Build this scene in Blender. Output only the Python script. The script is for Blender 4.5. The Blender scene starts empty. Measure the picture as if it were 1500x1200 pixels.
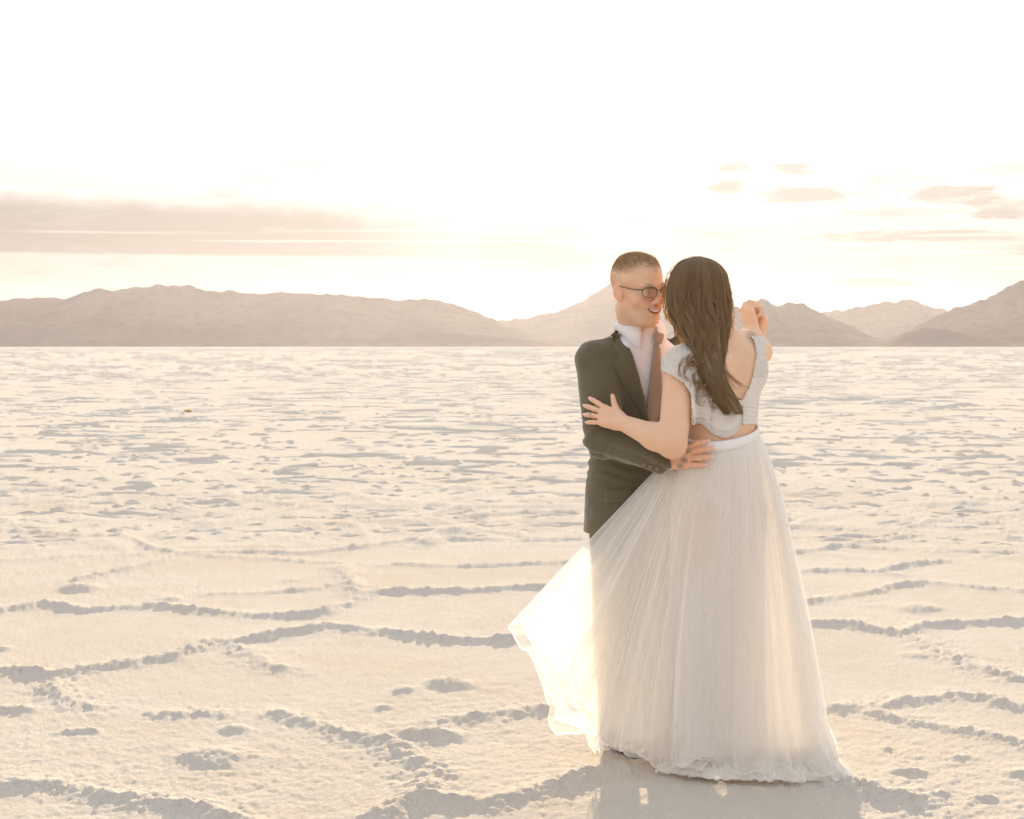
import bpy, math
import numpy as np
from mathutils import Vector, Matrix

SC = bpy.context.scene
COL = SC.collection
R = math.radians
CAMH = 1.4
HZ = 508.0            # horizon row of the photograph
FPX = 2500.0          # focal length in photograph pixels (60 mm on 36 mm)

# ---------------------------------------------------------------- camera
cam_d = bpy.data.cameras.new('camera')
cam_d.lens = 60.0; cam_d.sensor_width = 36.0
cam_d.shift_y = -(600.0 - HZ) / 1500.0
cam_d.clip_start = 0.1; cam_d.clip_end = 80000.0
cam_d.dof.use_dof = True; cam_d.dof.focus_distance = 5.6; cam_d.dof.aperture_fstop = 14.0
cam = bpy.data.objects.new('camera', cam_d); COL.objects.link(cam)
cam.location = (0, 0, CAMH); cam.rotation_euler = (R(90), 0, 0)
SC.camera = cam

# ---------------------------------------------------------------- sun and sky
SUN_AZ = math.atan2(868 - 750, FPX)       # to the right of +Y
SUN_EL = R(9.0)
SKY_ROT = SUN_AZ
SKY_STRENGTH = 0.15
SUN_STRENGTH = 4.6
EXPOSURE = 1.36
sun_d = bpy.data.lights.new('sun', 'SUN'); sun_d.energy = SUN_STRENGTH; sun_d.angle = R(0.5)
sun_d.color = (1.0, 0.80, 0.56)
sun = bpy.data.objects.new('sun', sun_d); COL.objects.link(sun)
to_sun = Vector((math.sin(SUN_AZ) * math.cos(SUN_EL), math.cos(SUN_AZ) * math.cos(SUN_EL), math.sin(SUN_EL)))
sun.rotation_euler = to_sun.to_track_quat('Z', 'Y').to_euler()
sun.location = (0, 0, 30)

SC.view_settings.view_transform = 'Standard'
try: SC.view_settings.look = 'None'
except Exception: pass
SC.view_settings.exposure = EXPOSURE
SC.view_settings.gamma = 1.0
SC.view_settings.use_curve_mapping = False
SC.render.engine = 'CYCLES'
cy = SC.cycles
cy.use_denoising = True
cy.max_bounces = 14; cy.diffuse_bounces = 8; cy.glossy_bounces = 2
cy.transmission_bounces = 6; cy.transparent_max_bounces = 40; cy.volume_bounces = 1
cy.sample_clamp_indirect = 6.0
cy.use_adaptive_sampling = False

# ---------------------------------------------------------------- node helper
class NT:
    def __init__(s, tree):
        s.t = tree; s.t.nodes.clear()
    def n(s, typ, **kw):
        nd = s.t.nodes.new(typ)
        ins = kw.pop('ins', {})
        for k, v in kw.items(): setattr(nd, k, v)
        for k, v in ins.items(): s.put(nd.inputs[k], v)
        return nd
    def put(s, sock, v):
        if isinstance(v, bpy.types.NodeSocket): s.t.links.new(v, sock)
        elif isinstance(v, bpy.types.Node): s.t.links.new(v.outputs[0], sock)
        else:
            if isinstance(v, (tuple, list)) and len(v) == 3 and sock.type == 'RGBA': v = (*v, 1)
            sock.default_value = v
    def m(s, op, a, b=0.0, c=0.0, clamp=False):
        nd = s.t.nodes.new('ShaderNodeMath'); nd.operation = op; nd.use_clamp = clamp
        for i, v in enumerate((a, b, c)): s.put(nd.inputs[i], v)
        return nd.outputs[0]
    def ss(s, x, a, b):                     # smoothstep a..b
        nd = s.t.nodes.new('ShaderNodeMapRange'); nd.interpolation_type = 'SMOOTHSTEP'
        s.put(nd.inputs[0], x); s.put(nd.inputs[1], a); s.put(nd.inputs[2], b)
        nd.inputs[3].default_value = 0; nd.inputs[4].default_value = 1
        return nd.outputs[0]
    def mix(s, f, a, b, blend='MIX'):
        nd = s.t.nodes.new('ShaderNodeMix'); nd.data_type = 'RGBA'; nd.blend_type = blend
        s.put(nd.inputs[0], f); s.put(nd.inputs[6], a); s.put(nd.inputs[7], b)
        return nd.outputs[2]
    def noise(s, vec, scale, detail=4, rough=0.5, dist=0.0):
        nd = s.t.nodes.new('ShaderNodeTexNoise')
        if vec is not None: s.put(nd.inputs['Vector'], vec)
        s.put(nd.inputs['Scale'], scale); nd.inputs['Detail'].default_value = detail
        nd.inputs['Roughness'].default_value = rough; nd.inputs['Distortion'].default_value = dist
        return nd.outputs['Fac']

world = bpy.data.worlds.new('World'); SC.world = world; world.use_nodes = True
W = NT(world.node_tree)
sky = W.n('ShaderNodeTexSky', sky_type='NISHITA', sun_disc=False, sun_elevation=SUN_EL, sun_rotation=SKY_ROT,
          altitude=1280, air_density=0.9, dust_density=3.0, ozone_density=0.6)
tc = W.n('ShaderNodeTexCoord').outputs['Generated']
sep = W.n('ShaderNodeSeparateXYZ', ins={0: tc})
X, Y, Z = sep.outputs
az = W.m('ARCTAN2', X, Y)                      # 0 straight ahead, + to the right
el = W.m('ARCSINE', Z)
def cvec(sx, sy, off=0.0):
    return W.n('ShaderNodeCombineXYZ', ins={0: W.m('MULTIPLY', az, sx), 1: W.m('MULTIPLY', el, sy), 2: off}).outputs[0]
base = sky.outputs[0]
# thin high veil: high cirrus whitens the blue of the upper sky
lum = W.n('ShaderNodeRGBToBW', ins={0: base}).outputs[0]
white = W.n('ShaderNodeCombineXYZ', ins={0: lum, 1: W.m('MULTIPLY', lum, 0.99), 2: W.m('MULTIPLY', lum, 0.965)}).outputs[0]
veil_n = W.noise(cvec(2.0, 9.0, 3.1), 2.2, 5, 0.55)
veil = W.m('ADD', 0.78, W.m('MULTIPLY', veil_n, 0.2))
base = W.mix(veil, base, white)
# the veil evens out the brightness between the glow and the rest of the sky
flat = W.m('MULTIPLY', W.m('POWER', W.m('MAXIMUM', lum, 0.01), -0.84), 2.42)
base = W.mix(1.0, base, W.n('ShaderNodeCombineXYZ', ins={0: flat, 1: flat, 2: flat}).outputs[0], 'MULTIPLY')
# the thick low air dims and warms the sky towards the horizon, all the way round
hz = W.ss(W.m('ABSOLUTE', el), 0.0, 0.20)
base = W.mix(hz, W.mix(1.0, base, (0.215, 0.197, 0.180, 1), 'MULTIPLY'), base)
# streaky clouds seen against the glow: darker bodies with bright rims
def bump_region(a0, a1, s):                   # soft window on x
    return lambda x: W.m('MULTIPLY', W.ss(x, a0 - s, a0 + s), W.m('SUBTRACT', 1.0, W.ss(x, a1 - s, a1 + s)))
# long bank low on the left, flat underneath, lumpy on top; it goes on round to the left
ntop = W.noise(cvec(30.0, 60.0, 0.7), 1.0, 5, 0.6)
top = W.m('ADD', 0.0885, W.m('MULTIPLY', W.m('SUBTRACT', ntop, 0.5), 0.014))
topfall = W.m('MULTIPLY', W.ss(az, -0.15, 0.02), 0.018)
top = W.m('SUBTRACT', top, topfall)
bank = W.m('MULTIPLY', W.ss(el, 0.0515, 0.0540), W.m('SUBTRACT', 1.0, W.ss(el, W.m('SUBTRACT', top, 0.014), top)))
bank = W.m('MULTIPLY', bank, W.m('SUBTRACT', 1.0, W.ss(az, -0.12, 0.01)))
bank = W.m('MULTIPLY', bank, W.ss(az, -1.9, -1.3))
rim = W.m('SUBTRACT', 1.0, W.ss(W.m('ABSOLUTE', W.m('SUBTRACT', el, top)), 0.0004, 0.0026))
rim = W.m('MULTIPLY', rim, W.m('SUBTRACT', 1.0, W.ss(az, -0.17, -0.10)))
rim = W.m('MULTIPLY', rim, W.ss(az, -1.9, -1.3))
rim = W.m('MULTIPLY', rim, W.ss(W.noise(cvec(22.0, 50.0, 5.0), 1.0, 3, 0.6), 0.40, 0.62))
# scattered flat clouds everywhere between the horizon and about eight degrees
sn = W.noise(cvec(11.0, 62.0, 1.3), 1.0, 6, 0.6, 0.3)
small = W.ss(sn, 0.50, 0.72)
lowband = W.m('MULTIPLY', W.ss(el, 0.020, 0.05), W.m('SUBTRACT', 1.0, W.ss(el, 0.105, 0.135)))
small = W.m('MULTIPLY', small, lowband)
srim = W.m('MULTIPLY', W.m('SUBTRACT', 1.0, W.ss(W.m('ABSOLUTE', W.m('SUBTRACT', sn, 0.555)), 0.0, 0.03)), lowband)
# individual clouds to the right of the couple
def blob(cx, cyy, rx, ry, seed):
    u = W.m('DIVIDE', W.m('SUBTRACT', az, cx), rx)
    v = W.m('DIVIDE', W.m('SUBTRACT', el, cyy), ry)
    d = W.m('SQRT', W.m('ADD', W.m('MULTIPLY', u, u), W.m('MULTIPLY', v, v)))
    d = W.m('ADD', d, W.m('MULTIPLY', W.m('SUBTRACT', W.noise(cvec(42.0, 170.0, seed), 1.0, 6, 0.7), 0.5), 3.2))
    return d
PX = lambda x: math.atan2(x - 750, FPX)
PY = lambda y: math.atan2(HZ - y, FPX)
blobs = [(1185, 288, 62, 11, .3), (1158, 250, 26, 9, 2.2), (1078, 246, 22, 7, 4.9), (1062, 276, 20, 8, 6.1),
         (1400, 294, 66, 12, 3.3), (1470, 312, 50, 13, 7.7), (1330, 350, 120, 7, 5.5), (1280, 416, 50, 6, 9.4), (1420, 352, 90, 8, 8.8)]
bmask = None; brim = None
for (bx, by, rx, ry, sd) in blobs:
    d = blob(PX(bx), PY(by), rx * 1.25 / FPX, ry * 1.2 / FPX, sd)
    mk = W.m('SUBTRACT', 1.0, W.ss(d, 0.55, 1.15))
    rk = W.m('MULTIPLY', W.ss(d, 0.9, 1.2), W.m('SUBTRACT', 1.0, W.ss(d, 1.25, 1.9)))
    bmask = mk if bmask is None else W.m('MAXIMUM', bmask, mk)
    brim = rk if brim is None else W.m('MAXIMUM', brim, rk)
# bright thin streaks under the bank
st = W.ss(W.noise(cvec(5.0, 330.0, 8.0), 1.0, 4, 0.5), 0.56, 0.66)
st = W.m('MULTIPLY', st, W.m('MULTIPLY', W.ss(el, 0.012, 0.03), W.m('SUBTRACT', 1.0, W.ss(el, 0.062, 0.075))))
dark = W.m('MAXIMUM', W.m('MULTIPLY', bank, 0.72), W.m('MAXIMUM', W.m('MULTIPLY', small, 0.50), W.m('MULTIPLY', bmask, 0.62)), clamp=True)
bright = W.m('MAXIMUM', W.m('MULTIPLY', rim, 0.5), W.m('MAXIMUM', W.m('MULTIPLY', srim, 0.05), W.m('MAXIMUM', W.m('MULTIPLY', st, 0.30), W.m('MULTIPLY', brim, 0.16))), clamp=True)
cloud_dark = W.mix(1.0, base, (0.40, 0.36, 0.335, 1), 'MULTIPLY')
cloud_lit = W.mix(1.0, base, (1.9, 1.85, 1.75, 1), 'MULTIPLY')
c = W.mix(dark, base, cloud_dark)
c = W.mix(bright, c, cloud_lit)
bg = W.n('ShaderNodeBackground', ins={0: c, 1: SKY_STRENGTH})
wo = W.n('ShaderNodeOutputWorld'); W.t.links.new(bg.outputs[0], wo.inputs[0])

# ---------------------------------------------------------------- numpy noise
def _hash(ix, iy, iz=0, seed=0):
    h = (ix.astype(np.int64) * 374761393 + iy.astype(np.int64) * 668265263 + np.asarray(iz, np.int64) * 2147483647 + seed * 1274126177) & 0xffffffff
    h = ((h ^ (h >> 13)) * 1274126177) & 0xffffffff
    h = (h ^ (h >> 16)) & 0xffffffff
    return (h & 0xffffff).astype(np.float32) / float(0xffffff)
def vnoise2(x, y, seed=0):
    ix = np.floor(x); iy = np.floor(y); fx = x - ix; fy = y - iy
    fx = fx * fx * (3 - 2 * fx); fy = fy * fy * (3 - 2 * fy)
    ix = ix.astype(np.int64); iy = iy.astype(np.int64)
    a = _hash(ix, iy, 0, seed); b = _hash(ix + 1, iy, 0, seed); c_ = _hash(ix, iy + 1, 0, seed); d = _hash(ix + 1, iy + 1, 0, seed)
    return (a * (1 - fx) + b * fx) * (1 - fy) + (c_ * (1 - fx) + d * fx) * fy
def fbm2(x, y, octv=4, seed=0, gain=0.5):
    s = 0; a = 1; t = 0
    for o in range(octv):
        s = s + a * vnoise2(x * 2**o + 17.3 * o, y * 2**o - 9.1 * o, seed + o); t += a; a *= gain
    return s / t - 0.5
def vnoise3(p, seed=0):
    i = np.floor(p); f = p - i; f = f * f * (3 - 2 * f); i = i.astype(np.int64)
    r = 0
    for dx in (0, 1):
        for dy in (0, 1):
            for dz in (0, 1):
                w = (f[:, 0] if dx else 1 - f[:, 0]) * (f[:, 1] if dy else 1 - f[:, 1]) * (f[:, 2] if dz else 1 - f[:, 2])
                r = r + w * _hash(i[:, 0] + dx, i[:, 1] + dy, i[:, 2] + dz, seed)
    return r - 0.5
def fbm3(p, octv=3, seed=0):
    s = 0; a = 1
    for o in range(octv): s = s + a * vnoise3(p * 2**o + 3.7 * o, seed + o); a *= 0.5
    return s
def sstep(x, a, b):
    t = np.clip((x - a) / (b - a), 0, 1); return t * t * (3 - 2 * t)

# ---------------------------------------------------------------- mesh helper
def mesh_from(name, V, F, smooth=True):
    """V (n,3) array, F (m,3|4) array or list of such arrays"""
    me = bpy.data.meshes.new(name)
    Fs = F if isinstance(F, list) else [F]
    Fs = [np.asarray(f, np.int32) for f in Fs if len(f)]
    V = np.asarray(V, np.float32)
    me.vertices.add(len(V)); me.vertices.foreach_set('co', V.ravel())
    loops = np.concatenate([f.ravel() for f in Fs]); cnt = np.concatenate([np.full(len(f), f.shape[1], np.int32) for f in Fs])
    start = np.concatenate([[0], np.cumsum(cnt)[:-1]]).astype(np.int32)
    me.loops.add(len(loops)); me.loops.foreach_set('vertex_index', loops)
    me.polygons.add(len(cnt)); me.polygons.foreach_set('loop_start', start); me.polygons.foreach_set('loop_total', cnt)
    me.polygons.foreach_set('use_smooth', np.full(len(cnt), smooth, bool))
    me.update(calc_edges=True); me.validate()
    return me
def obj(name, me, mat=None, parent=None, label=None, cat=None, group=None, kind=None):
    o = bpy.data.objects.new(name, me); COL.objects.link(o)
    if mat and me is not None: me.materials.append(mat)
    if parent is not None: o.parent = parent
    if label: o['label'] = label
    if cat: o['category'] = cat
    if group: o['group'] = group
    if kind: o['kind'] = kind
    return o
def gridfaces(nr, nc, wrap=False):
    i = np.arange(nr - 1)[:, None]; j = np.arange(nc if wrap else nc - 1)[None, :]
    j2 = (j + 1) % nc
    return np.stack([i * nc + j, i * nc + j2, (i + 1) * nc + j2, (i + 1) * nc + j], -1).reshape(-1, 4)
def mat(name):
    m = bpy.data.materials.new(name); m.use_nodes = True
    return m, NT(m.node_tree)
def attr(me, name, arr):
    a = me.attributes.new(name, 'FLOAT', 'POINT'); a.data.foreach_set('value', np.asarray(arr, np.float32)); return a

# ---------------------------------------------------------------- salt flat
def G(px, py):                                  # ground point seen at a photograph pixel
    y = CAMH * FPX / (py - HZ); return ((px - 750) / FPX * y, y)
ridges = [  # (crest height, width, [photo points])
 (.040,.050,[(-60,897),(0,895),(65,885),(125,895),(235,887),(300,895),(375,902),(460,900),(510,885),(540,870),(600,867),(700,865),(750,862),(830,858),(900,866)]),
 (.046,.055,[(-60,975),(0,982),(80,992),(160,977),(240,965),(310,942),(350,940),(425,927),(480,917),(550,925),(625,935),(700,940),(760,938),(850,948),(960,940),(1060,930),(1190,915),(1240,915),(1300,925),(1325,928)]),
 (.030,.06,[(325,942),(360,955),(390,975),(415,980)]),
 (.028,.05,[(80,992),(80,1010),(90,1025),(130,1035)]),
 (.022,.05,[(245,1047),(280,1044),(325,1046)]),
 (.030,.05,[(415,1045),(465,1062),(525,1080),(575,1090),(600,1110),(630,1135),(620,1160),(600,1175),(575,1190)]),
 (.045,.05,[(560,1200),(590,1183),(635,1173),(700,1180),(770,1165),(870,1135),(960,1124),(1060,1130),(1160,1140),(1250,1155),(1330,1172)]),
 (.030,.045,[(-60,1150),(0,1152),(75,1150),(140,1160),(210,1175),(280,1185),(330,1197),(380,1215)]),
 (.040,.050,[(-80,776),(0,777),(60,780),(120,785),(175,783),(200,792),(220,803),(260,810),(350,808),(450,810),(500,805),(575,795),(615,790),(700,790),(750,792),(850,790)]),
 (.030,.045,[(110,850),(175,837),(235,822),(262,812)]),
 (.020,.04,[(-40,822),(0,820),(100,815),(210,812)]),
 (.030,.045,[(265,812),(350,817),(450,822),(525,828),(600,827),(675,830),(750,827),(860,822),(1000,830)]),
 (.038,.07,[(500,832),(510,850),(525,870)]),
 (.018,.04,[(310,870),(400,868),(480,862)]),
 (.034,.05,[(675,1056),(740,1046),(800,1038),(900,1040),(1000,1030),(1100,1040),(1205,1042),(1265,1034),(1330,1026),(1400,1020),(1440,1022),(1480,1035),(1560,1045)]),
 (.024,.045,[(1265,1036),(1300,1050),(1350,1062),(1420,1070),(1460,1080),(1530,1092)]),
 (.040,.055,[(1320,928),(1355,917),(1400,915),(1460,913),(1540,908)]),
 (.026,.06,[(1325,928),(1380,955),(1420,975),(1470,990),(1540,1000)]),
 (.032,.045,[(1180,882),(1235,874),(1280,868),(1310,858),(1350,854),(1400,857),(1450,863),(1500,865),(1580,862)]),
 (.026,.045,[(1165,836),(1220,836),(1290,836),(1340,826),(1380,823)]),
 (.016,.04,[(1260,836),(1320,843)]),
 (.038,.05,[(1150,812),(1200,806),(1230,800),(1270,803),(1310,805)]),
 (.030,.045,[(1240,796),(1290,790),(1330,785),(1390,788)]),
 (.042,.05,[(1310,775),(1350,770),(1370,762),(1420,765),(1500,770),(1570,768)]),
 (.030,.05,[(1120,770),(1190,770),(1260,772)]),
 (.030,.045,[(1370,808),(1440,808),(1500,810),(1570,806)]),
 (.040,.05,[(1130,745),(1180,740),(1260,744),(1330,752),(1380,758)]),
 (.030,.05,[(-40,770),(0,767),(60,757),(120,750),(190,748)]),
]
mounds = [(310,1108,.11,.10,.028),(655,1002,.09,.08,.028),(593,1011,.05,.05,.018),(345,1070,.06,.05,.018),(620,1078,.13,.09,.036),
          (115,862,.10,.12,.04),(250,878,.07,.10,.022),(1330,1132,.05,.04,.020),(1295,1098,.03,.03,.012),(1405,1108,.04,.03,.014),(1355,960,.1,.08,.016),
          (1290,1155,.05,.03,.016),(1260,1150,.04,.03,.016),(630,795,.10,.22,.05),(665,778,.16,.25,.05),(300,768,.12,.25,.045),(560,1035,.03,.03,.012),
          (120,1072,.06,.04,.02),(60,805,.08,.15,.015),(480,858,.05,.08,.02),(1005,1165,.05,.04,.012),(20,1040,.10,.06,.02),(1345,892,.12,.14,.028),(1450,985,.05,.05,.015),
          (1380,1165,.04,.03,.012),(1440,1172,.05,.03,.012),(1498,1132,.06,.04,.018),(5,950,.04,.05,.015),(425,850,.05,.06,.012),(1170,758,.1,.2,.03)]
NR, NA_IN = 590, 860
t = np.linspace(1 / 3.2, 0, NR)[:-1]
rad = 1 / np.maximum(t, 1e-9)
rad = np.concatenate([[0.02, 0.5, 1.2, 1.8, 2.3, 2.6, 2.9, 3.05], rad[rad < 9000], [9500, 14000, 26000]])
aw = R(22)
ang = np.concatenate([np.linspace(-math.pi, -aw, 70)[:-1], np.linspace(-aw, aw, NA_IN), np.linspace(aw, math.pi, 70)[1:-1]])
RR, AA = np.meshgrid(rad, ang, indexing='ij')
GX = (RR * np.sin(AA)); GY = (RR * np.cos(AA))
gx = GX.ravel(); gy = GY.ravel(); gr = RR.ravel()
H = np.zeros_like(gx)
crumb = np.zeros_like(gx)                       # how crumbly the crust is there
near = np.nonzero((gr < 22) & (gy > 3.0) & (np.abs(gx) < 7.5))[0]
nx = gx[near]; ny = gy[near]
wx = nx + 0.05 * fbm2(nx * 7, ny * 7, 3, 5) ; wy = ny + 0.09 * fbm2(nx * 7, ny * 7, 3, 9)
hn = np.zeros(len(near)); cn = np.zeros(len(near))
for k, (ha, hw, pts) in enumerate(ridges):
    P2 = np.array([G(*p) for p in pts])
    dmin = np.full(len(near), 9.0)
    for a, b in zip(P2[:-1], P2[1:]):
        lo = np.minimum(a, b) - 0.45; hi = np.maximum(a, b) + 0.45
        s = np.nonzero((wx > lo[0]) & (wx < hi[0]) & (wy > lo[1]) & (wy < hi[1]))[0]
        if not len(s): continue
        ab = b - a; tt = np.clip(((wx[s] - a[0]) * ab[0] + (wy[s] - a[1]) * ab[1]) / (ab @ ab), 0, 1)
        d = np.hypot(wx[s] - a[0] - tt * ab[0], wy[s] - a[1] - tt * ab[1])
        dmin[s] = np.minimum(dmin[s], d)
    amp = 0.60 * ha * (0.80 + 0.9 * fbm2(nx * 3 + k * 7, ny * 3, 2, 21 + k))
    prof = np.exp(-(dmin / hw)**1.6) + 0.22 * np.exp(-(dmin / (hw * 3.2))**2)
    hn = np.maximum(hn, amp * prof)
    cn = np.maximum(cn, np.exp(-(dmin / (hw * 2.0))**2))
for (mx, my, sx, sy, mh) in mounds:
    c0 = G(mx, my)
    q = ((wx - c0[0]) / sx)**2 + ((wy - c0[1]) / sy)**2
    hn = np.maximum(hn, 0.75 * mh * np.exp(-q**1.3)); cn = np.maximum(cn, np.exp(-q) * 0.7)
H[near] += hn; crumb[near] += cn
# polygon network further away (the same crust, cells of about two metres)
far = np.nonzero((gr > 11) & (gr < 900) & (gy > 0))[0]
def vor_edge(x, y, cell, seed):
    cx = np.floor(x / cell).astype(np.int64); cyy = np.floor(y / cell).astype(np.int64)
    f1 = np.full(len(x), 1e9); f2 = np.full(len(x), 1e9)
    for di in (-1, 0, 1):
        for dj in (-1, 0, 1):
            px_ = (cx + di + _hash(cx + di, cyy + dj, 0, seed)) * cell; py_ = (cyy + dj + _hash(cx + di, cyy + dj, 1, seed)) * cell
            d = np.hypot(x - px_, y - py_)
            f2 = np.minimum(f2, np.maximum(f1, d)); f1 = np.minimum(f1, d)
    return (f2 - f1) * 0.6
fx_ = gx[far]; fy_ = gy[far]; fr = gr[far]
wx2 = fx_ + 0.5 * fbm2(fx_ * .8, fy_ * .8, 4, 31); wy2 = fy_ + 0.6 * fbm2(fx_ * .8, fy_ * .8, 4, 37)
step = fr * fr / 3.2 / 1 * (1 / NR)             # local row spacing
hf = np.zeros(len(far)); cf = np.zeros(len(far))
for cell, ha, sd in ((1.5, .042, 41), (3.7, .044, 43), (0.75, .026, 45)):
    e = vor_edge(wx2, wy2, cell, sd)
    hw = 0.055 + step * 0.30
    keep = sstep(fbm2(fx_ * .9 + sd, fy_ * .9, 2, sd), -0.26, 0.02)
    hh = ha * (0.75 + 1.0 * fbm2(fx_ * 2.5, fy_ * 2.5, 3, sd + 3)) * keep
    hf = np.maximum(hf, hh * np.exp(-(e / hw)**1.6)); cf = np.maximum(cf, np.exp(-(e / (hw * 2))**2) * keep)
mcell = vnoise2(fx_ * 1.3, fy_ * 1.1, 77) * vnoise2(fx_ * 0.5, fy_ * 0.5, 78)
hf = np.maximum(hf, 0.026 * sstep(mcell, 0.56, 0.80))
fade = sstep(fr, 10.5, 14.5) * .8
growth = 0.8 + np.clip(fr / 60, 0, 2.5)
H[far] = np.maximum(H[far], hf * fade * (1 - sstep(fr, 15, 24)) * growth * (1 + .5 * vnoise2(fx_ * 6, fy_ * 6, 99) - .25)); crumb[far] = np.maximum(crumb[far], cf * fade)
# gentle pans and real crystal grain
nn = np.nonzero(gr < 900)[0]
xx = gx[nn]; yy = gy[nn]; r_ = gr[nn]
H[nn] += 0.0055 * fbm2(xx * 1.1, yy * 1.1, 3, 51)
g1 = np.nonzero((gr < 60) & (gy > 0))[0]
xx = gx[g1]; yy = gy[g1]; cr = crumb[g1]
patch = sstep(fbm2(xx * 0.7, yy * 0.9, 3, 61), -0.10, 0.22)
fall = 1 / (1 + (gr[g1] / 25)**2)
H[g1] += (0.0028 + 0.009 * patch * 0.5) * fall * fbm2(xx * 18, yy * 18, 3, 63, 0.6)
H[g1] += (0.0034 + 0.011 * cr + 0.004 * patch) * fall * fbm2(xx * 55, yy * 55, 2, 67, 0.7)
H[g1] += 0.034 * cr * fall * (np.abs(fbm2(xx * 16, yy * 16, 2, 71)) - 0.10)
# under and around the camera keep it low
g2 = (gr < 3.0); H[g2] = 0
ff = np.nonzero((gr >= 45) & (gr < 7000) & (gy > 0))[0]
rf = gr[ff]; rsp = rf * rf / 3.2 / NR           # row spacing there
lat = rf * 2 * aw / NA_IN
rn = np.random.RandomState(5)
def streak(wd):                                  # sideways-stretched crust relief, one value per grid point
    z = rn.normal(0, 1, (len(rad), len(ang))).astype(np.float32); k = np.hanning(wd + 2)[1:-1]; k /= math.sqrt((k**2).sum())
    fz = np.fft.rfft(z, axis=1); kk = np.zeros(len(ang)); kk[:wd] = k
    return np.fft.irfft(fz * np.fft.rfft(kk)[None, :], len(ang), axis=1)
st_ = 0.6 * streak(5) + 0.8 * streak(17) + 0.8 * streak(45)
st_ = (st_ + np.roll(st_, 1, 0)).ravel()[ff]
st_ = st_ + 1.2 * np.clip(st_, 0, 9)
H[ff] += sstep(rf, 45, 160) * np.clip(1 - rf / 7000, 0, 1) * np.minimum(rsp * 0.010, 0.012) * st_ * sstep(-rf, -900, -300)
gV = np.stack([gx, gy, H], 1)
# further out the pressure ridges are laid as low berms along a crooked honeycomb, part of the same sheet
bV, bF, bC = [gV], [gridfaces(len(rad), len(ang), True)], [np.clip(crumb, 0, 1)]
nbase = len(gV)
def berms(P0, P1, hh, ww, K, seed):
    """crumbly little walls between points P0 and P1 (n,2)"""
    global nbase
    r_ = np.random.RandomState(seed); n = len(P0)
    if n == 0: return
    t_ = np.linspace(0, 1, K + 1); d = P1 - P0; L = np.linalg.norm(d, axis=1, keepdims=True) + 1e-6; pn = np.stack([-d[:, 1], d[:, 0]], 1) / L
    off = r_.normal(0, .11, (n, K + 1)) * np.sin(t_ * math.pi)[None, :] * L + (r_.normal(0, .12, (n, 1)) * L) * np.sin(t_ * math.pi)[None, :]
    P = P0[:, None, :] + d[:, None, :] * t_[None, :, None] + pn[:, None, :] * off[:, :, None]
    rm = np.hypot((P0 + P1)[:, 0], (P0 + P1)[:, 1]) / 2; hh = hh * (.55 + .45 * sstep(rm + 3 * vnoise2(P0[:, 0] * .5, P0[:, 1] * .5, 8), 13.5, 20)); tp = 0
    h = hh[:, None] * (.30 + .95 * r_.rand(n, K + 1)) * (np.maximum(np.sin(t_ * math.pi), 0)**.4)[None, :] + .002
    w = ww[:, None] * (.7 + .6 * r_.rand(n, K + 1))
    cs = np.array([(-1, -.12), (-.42, .58), (.02, 1.0), (.45, .62), (1, -.12)])
    V = np.empty((n, K + 1, 5, 3)); V[..., :2] = P[:, :, None, :] + pn[:, None, None, :] * (w[:, :, None] * cs[None, None, :, 0])[..., None]
    V[..., 2] = h[:, :, None] * cs[None, None, :, 1] * (.85 + .3 * r_.rand(n, K + 1, 5))
    q = gridfaces(K + 1, 5)[:, ::-1]; F = (q[None] + (np.arange(n) * (K + 1) * 5)[:, None, None]).reshape(-1, 4)
    bV.append(V.reshape(-1, 3)); bF.append(F + nbase); bC.append(np.full(n * (K + 1) * 5, .8, np.float32)); nbase += n * (K + 1) * 5
def comb(a, b, r0, r1, hgt, wid, drop, seed, K):
    r_ = np.random.RandomState(seed); xm = math.tan(R(21.5)) * r1; ni = int(2 * xm / a) + 2; nj = int((r1 - 0) / b) + 2
    I, J = np.meshgrid(np.arange(ni), np.arange(nj), indexing='ij')
    X = I * a - xm + r_.normal(0, .24 * a, I.shape); Y = J * b + np.where((I + J) % 2, .17, -.17) * b + r_.normal(0, .20 * b, I.shape)
    P = np.stack([X, Y], -1); e0 = P[:-1].reshape(-1, 2); e1 = P[1:].reshape(-1, 2)
    m_ = ((I + J) % 2 == 0)[:, :-1]; v0 = P[:, :-1][m_]; v1 = P[:, 1:][m_]
    A0 = np.concatenate([e0, v0]); A1 = np.concatenate([e1, v1]); mid = (A0 + A1) / 2; rr = np.hypot(mid[:, 0], mid[:, 1])
    dens = vnoise2(mid[:, 0] * .12 / a, mid[:, 1] * .12 / a, seed)
    ok = (rr > r0) & (rr < r1) & (np.abs(np.arctan2(mid[:, 0], mid[:, 1])) < R(21)) & (r_.rand(len(mid)) > drop) & (np.minimum(A0[:, 1], A1[:, 1]) > r0 * .9)
    A0, A1, dens = A0[ok], A1[ok], dens[ok]; n = len(A0)
    berms(A0, A1, hgt * (.45 + .9 * r_.rand(n)**1.4) * (.6 + .8 * dens), wid * (.7 + .7 * r_.rand(n)), K, seed + 1)
comb(1.25, 2.0, 12.2, 48, .029, .085, .24, 301, 8)
comb(1.25, 2.0, 46, 130, .025, .10, .28, 302, 4)
comb(4.0, 6.0, 120, 520, .043, .26, .28, 303, 4)
comb(14.0, 24.0, 480, 2400, .14, 1.2, .28, 304, 4)
r_ = np.random.RandomState(77)                   # isolated crumbs and blisters
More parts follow.
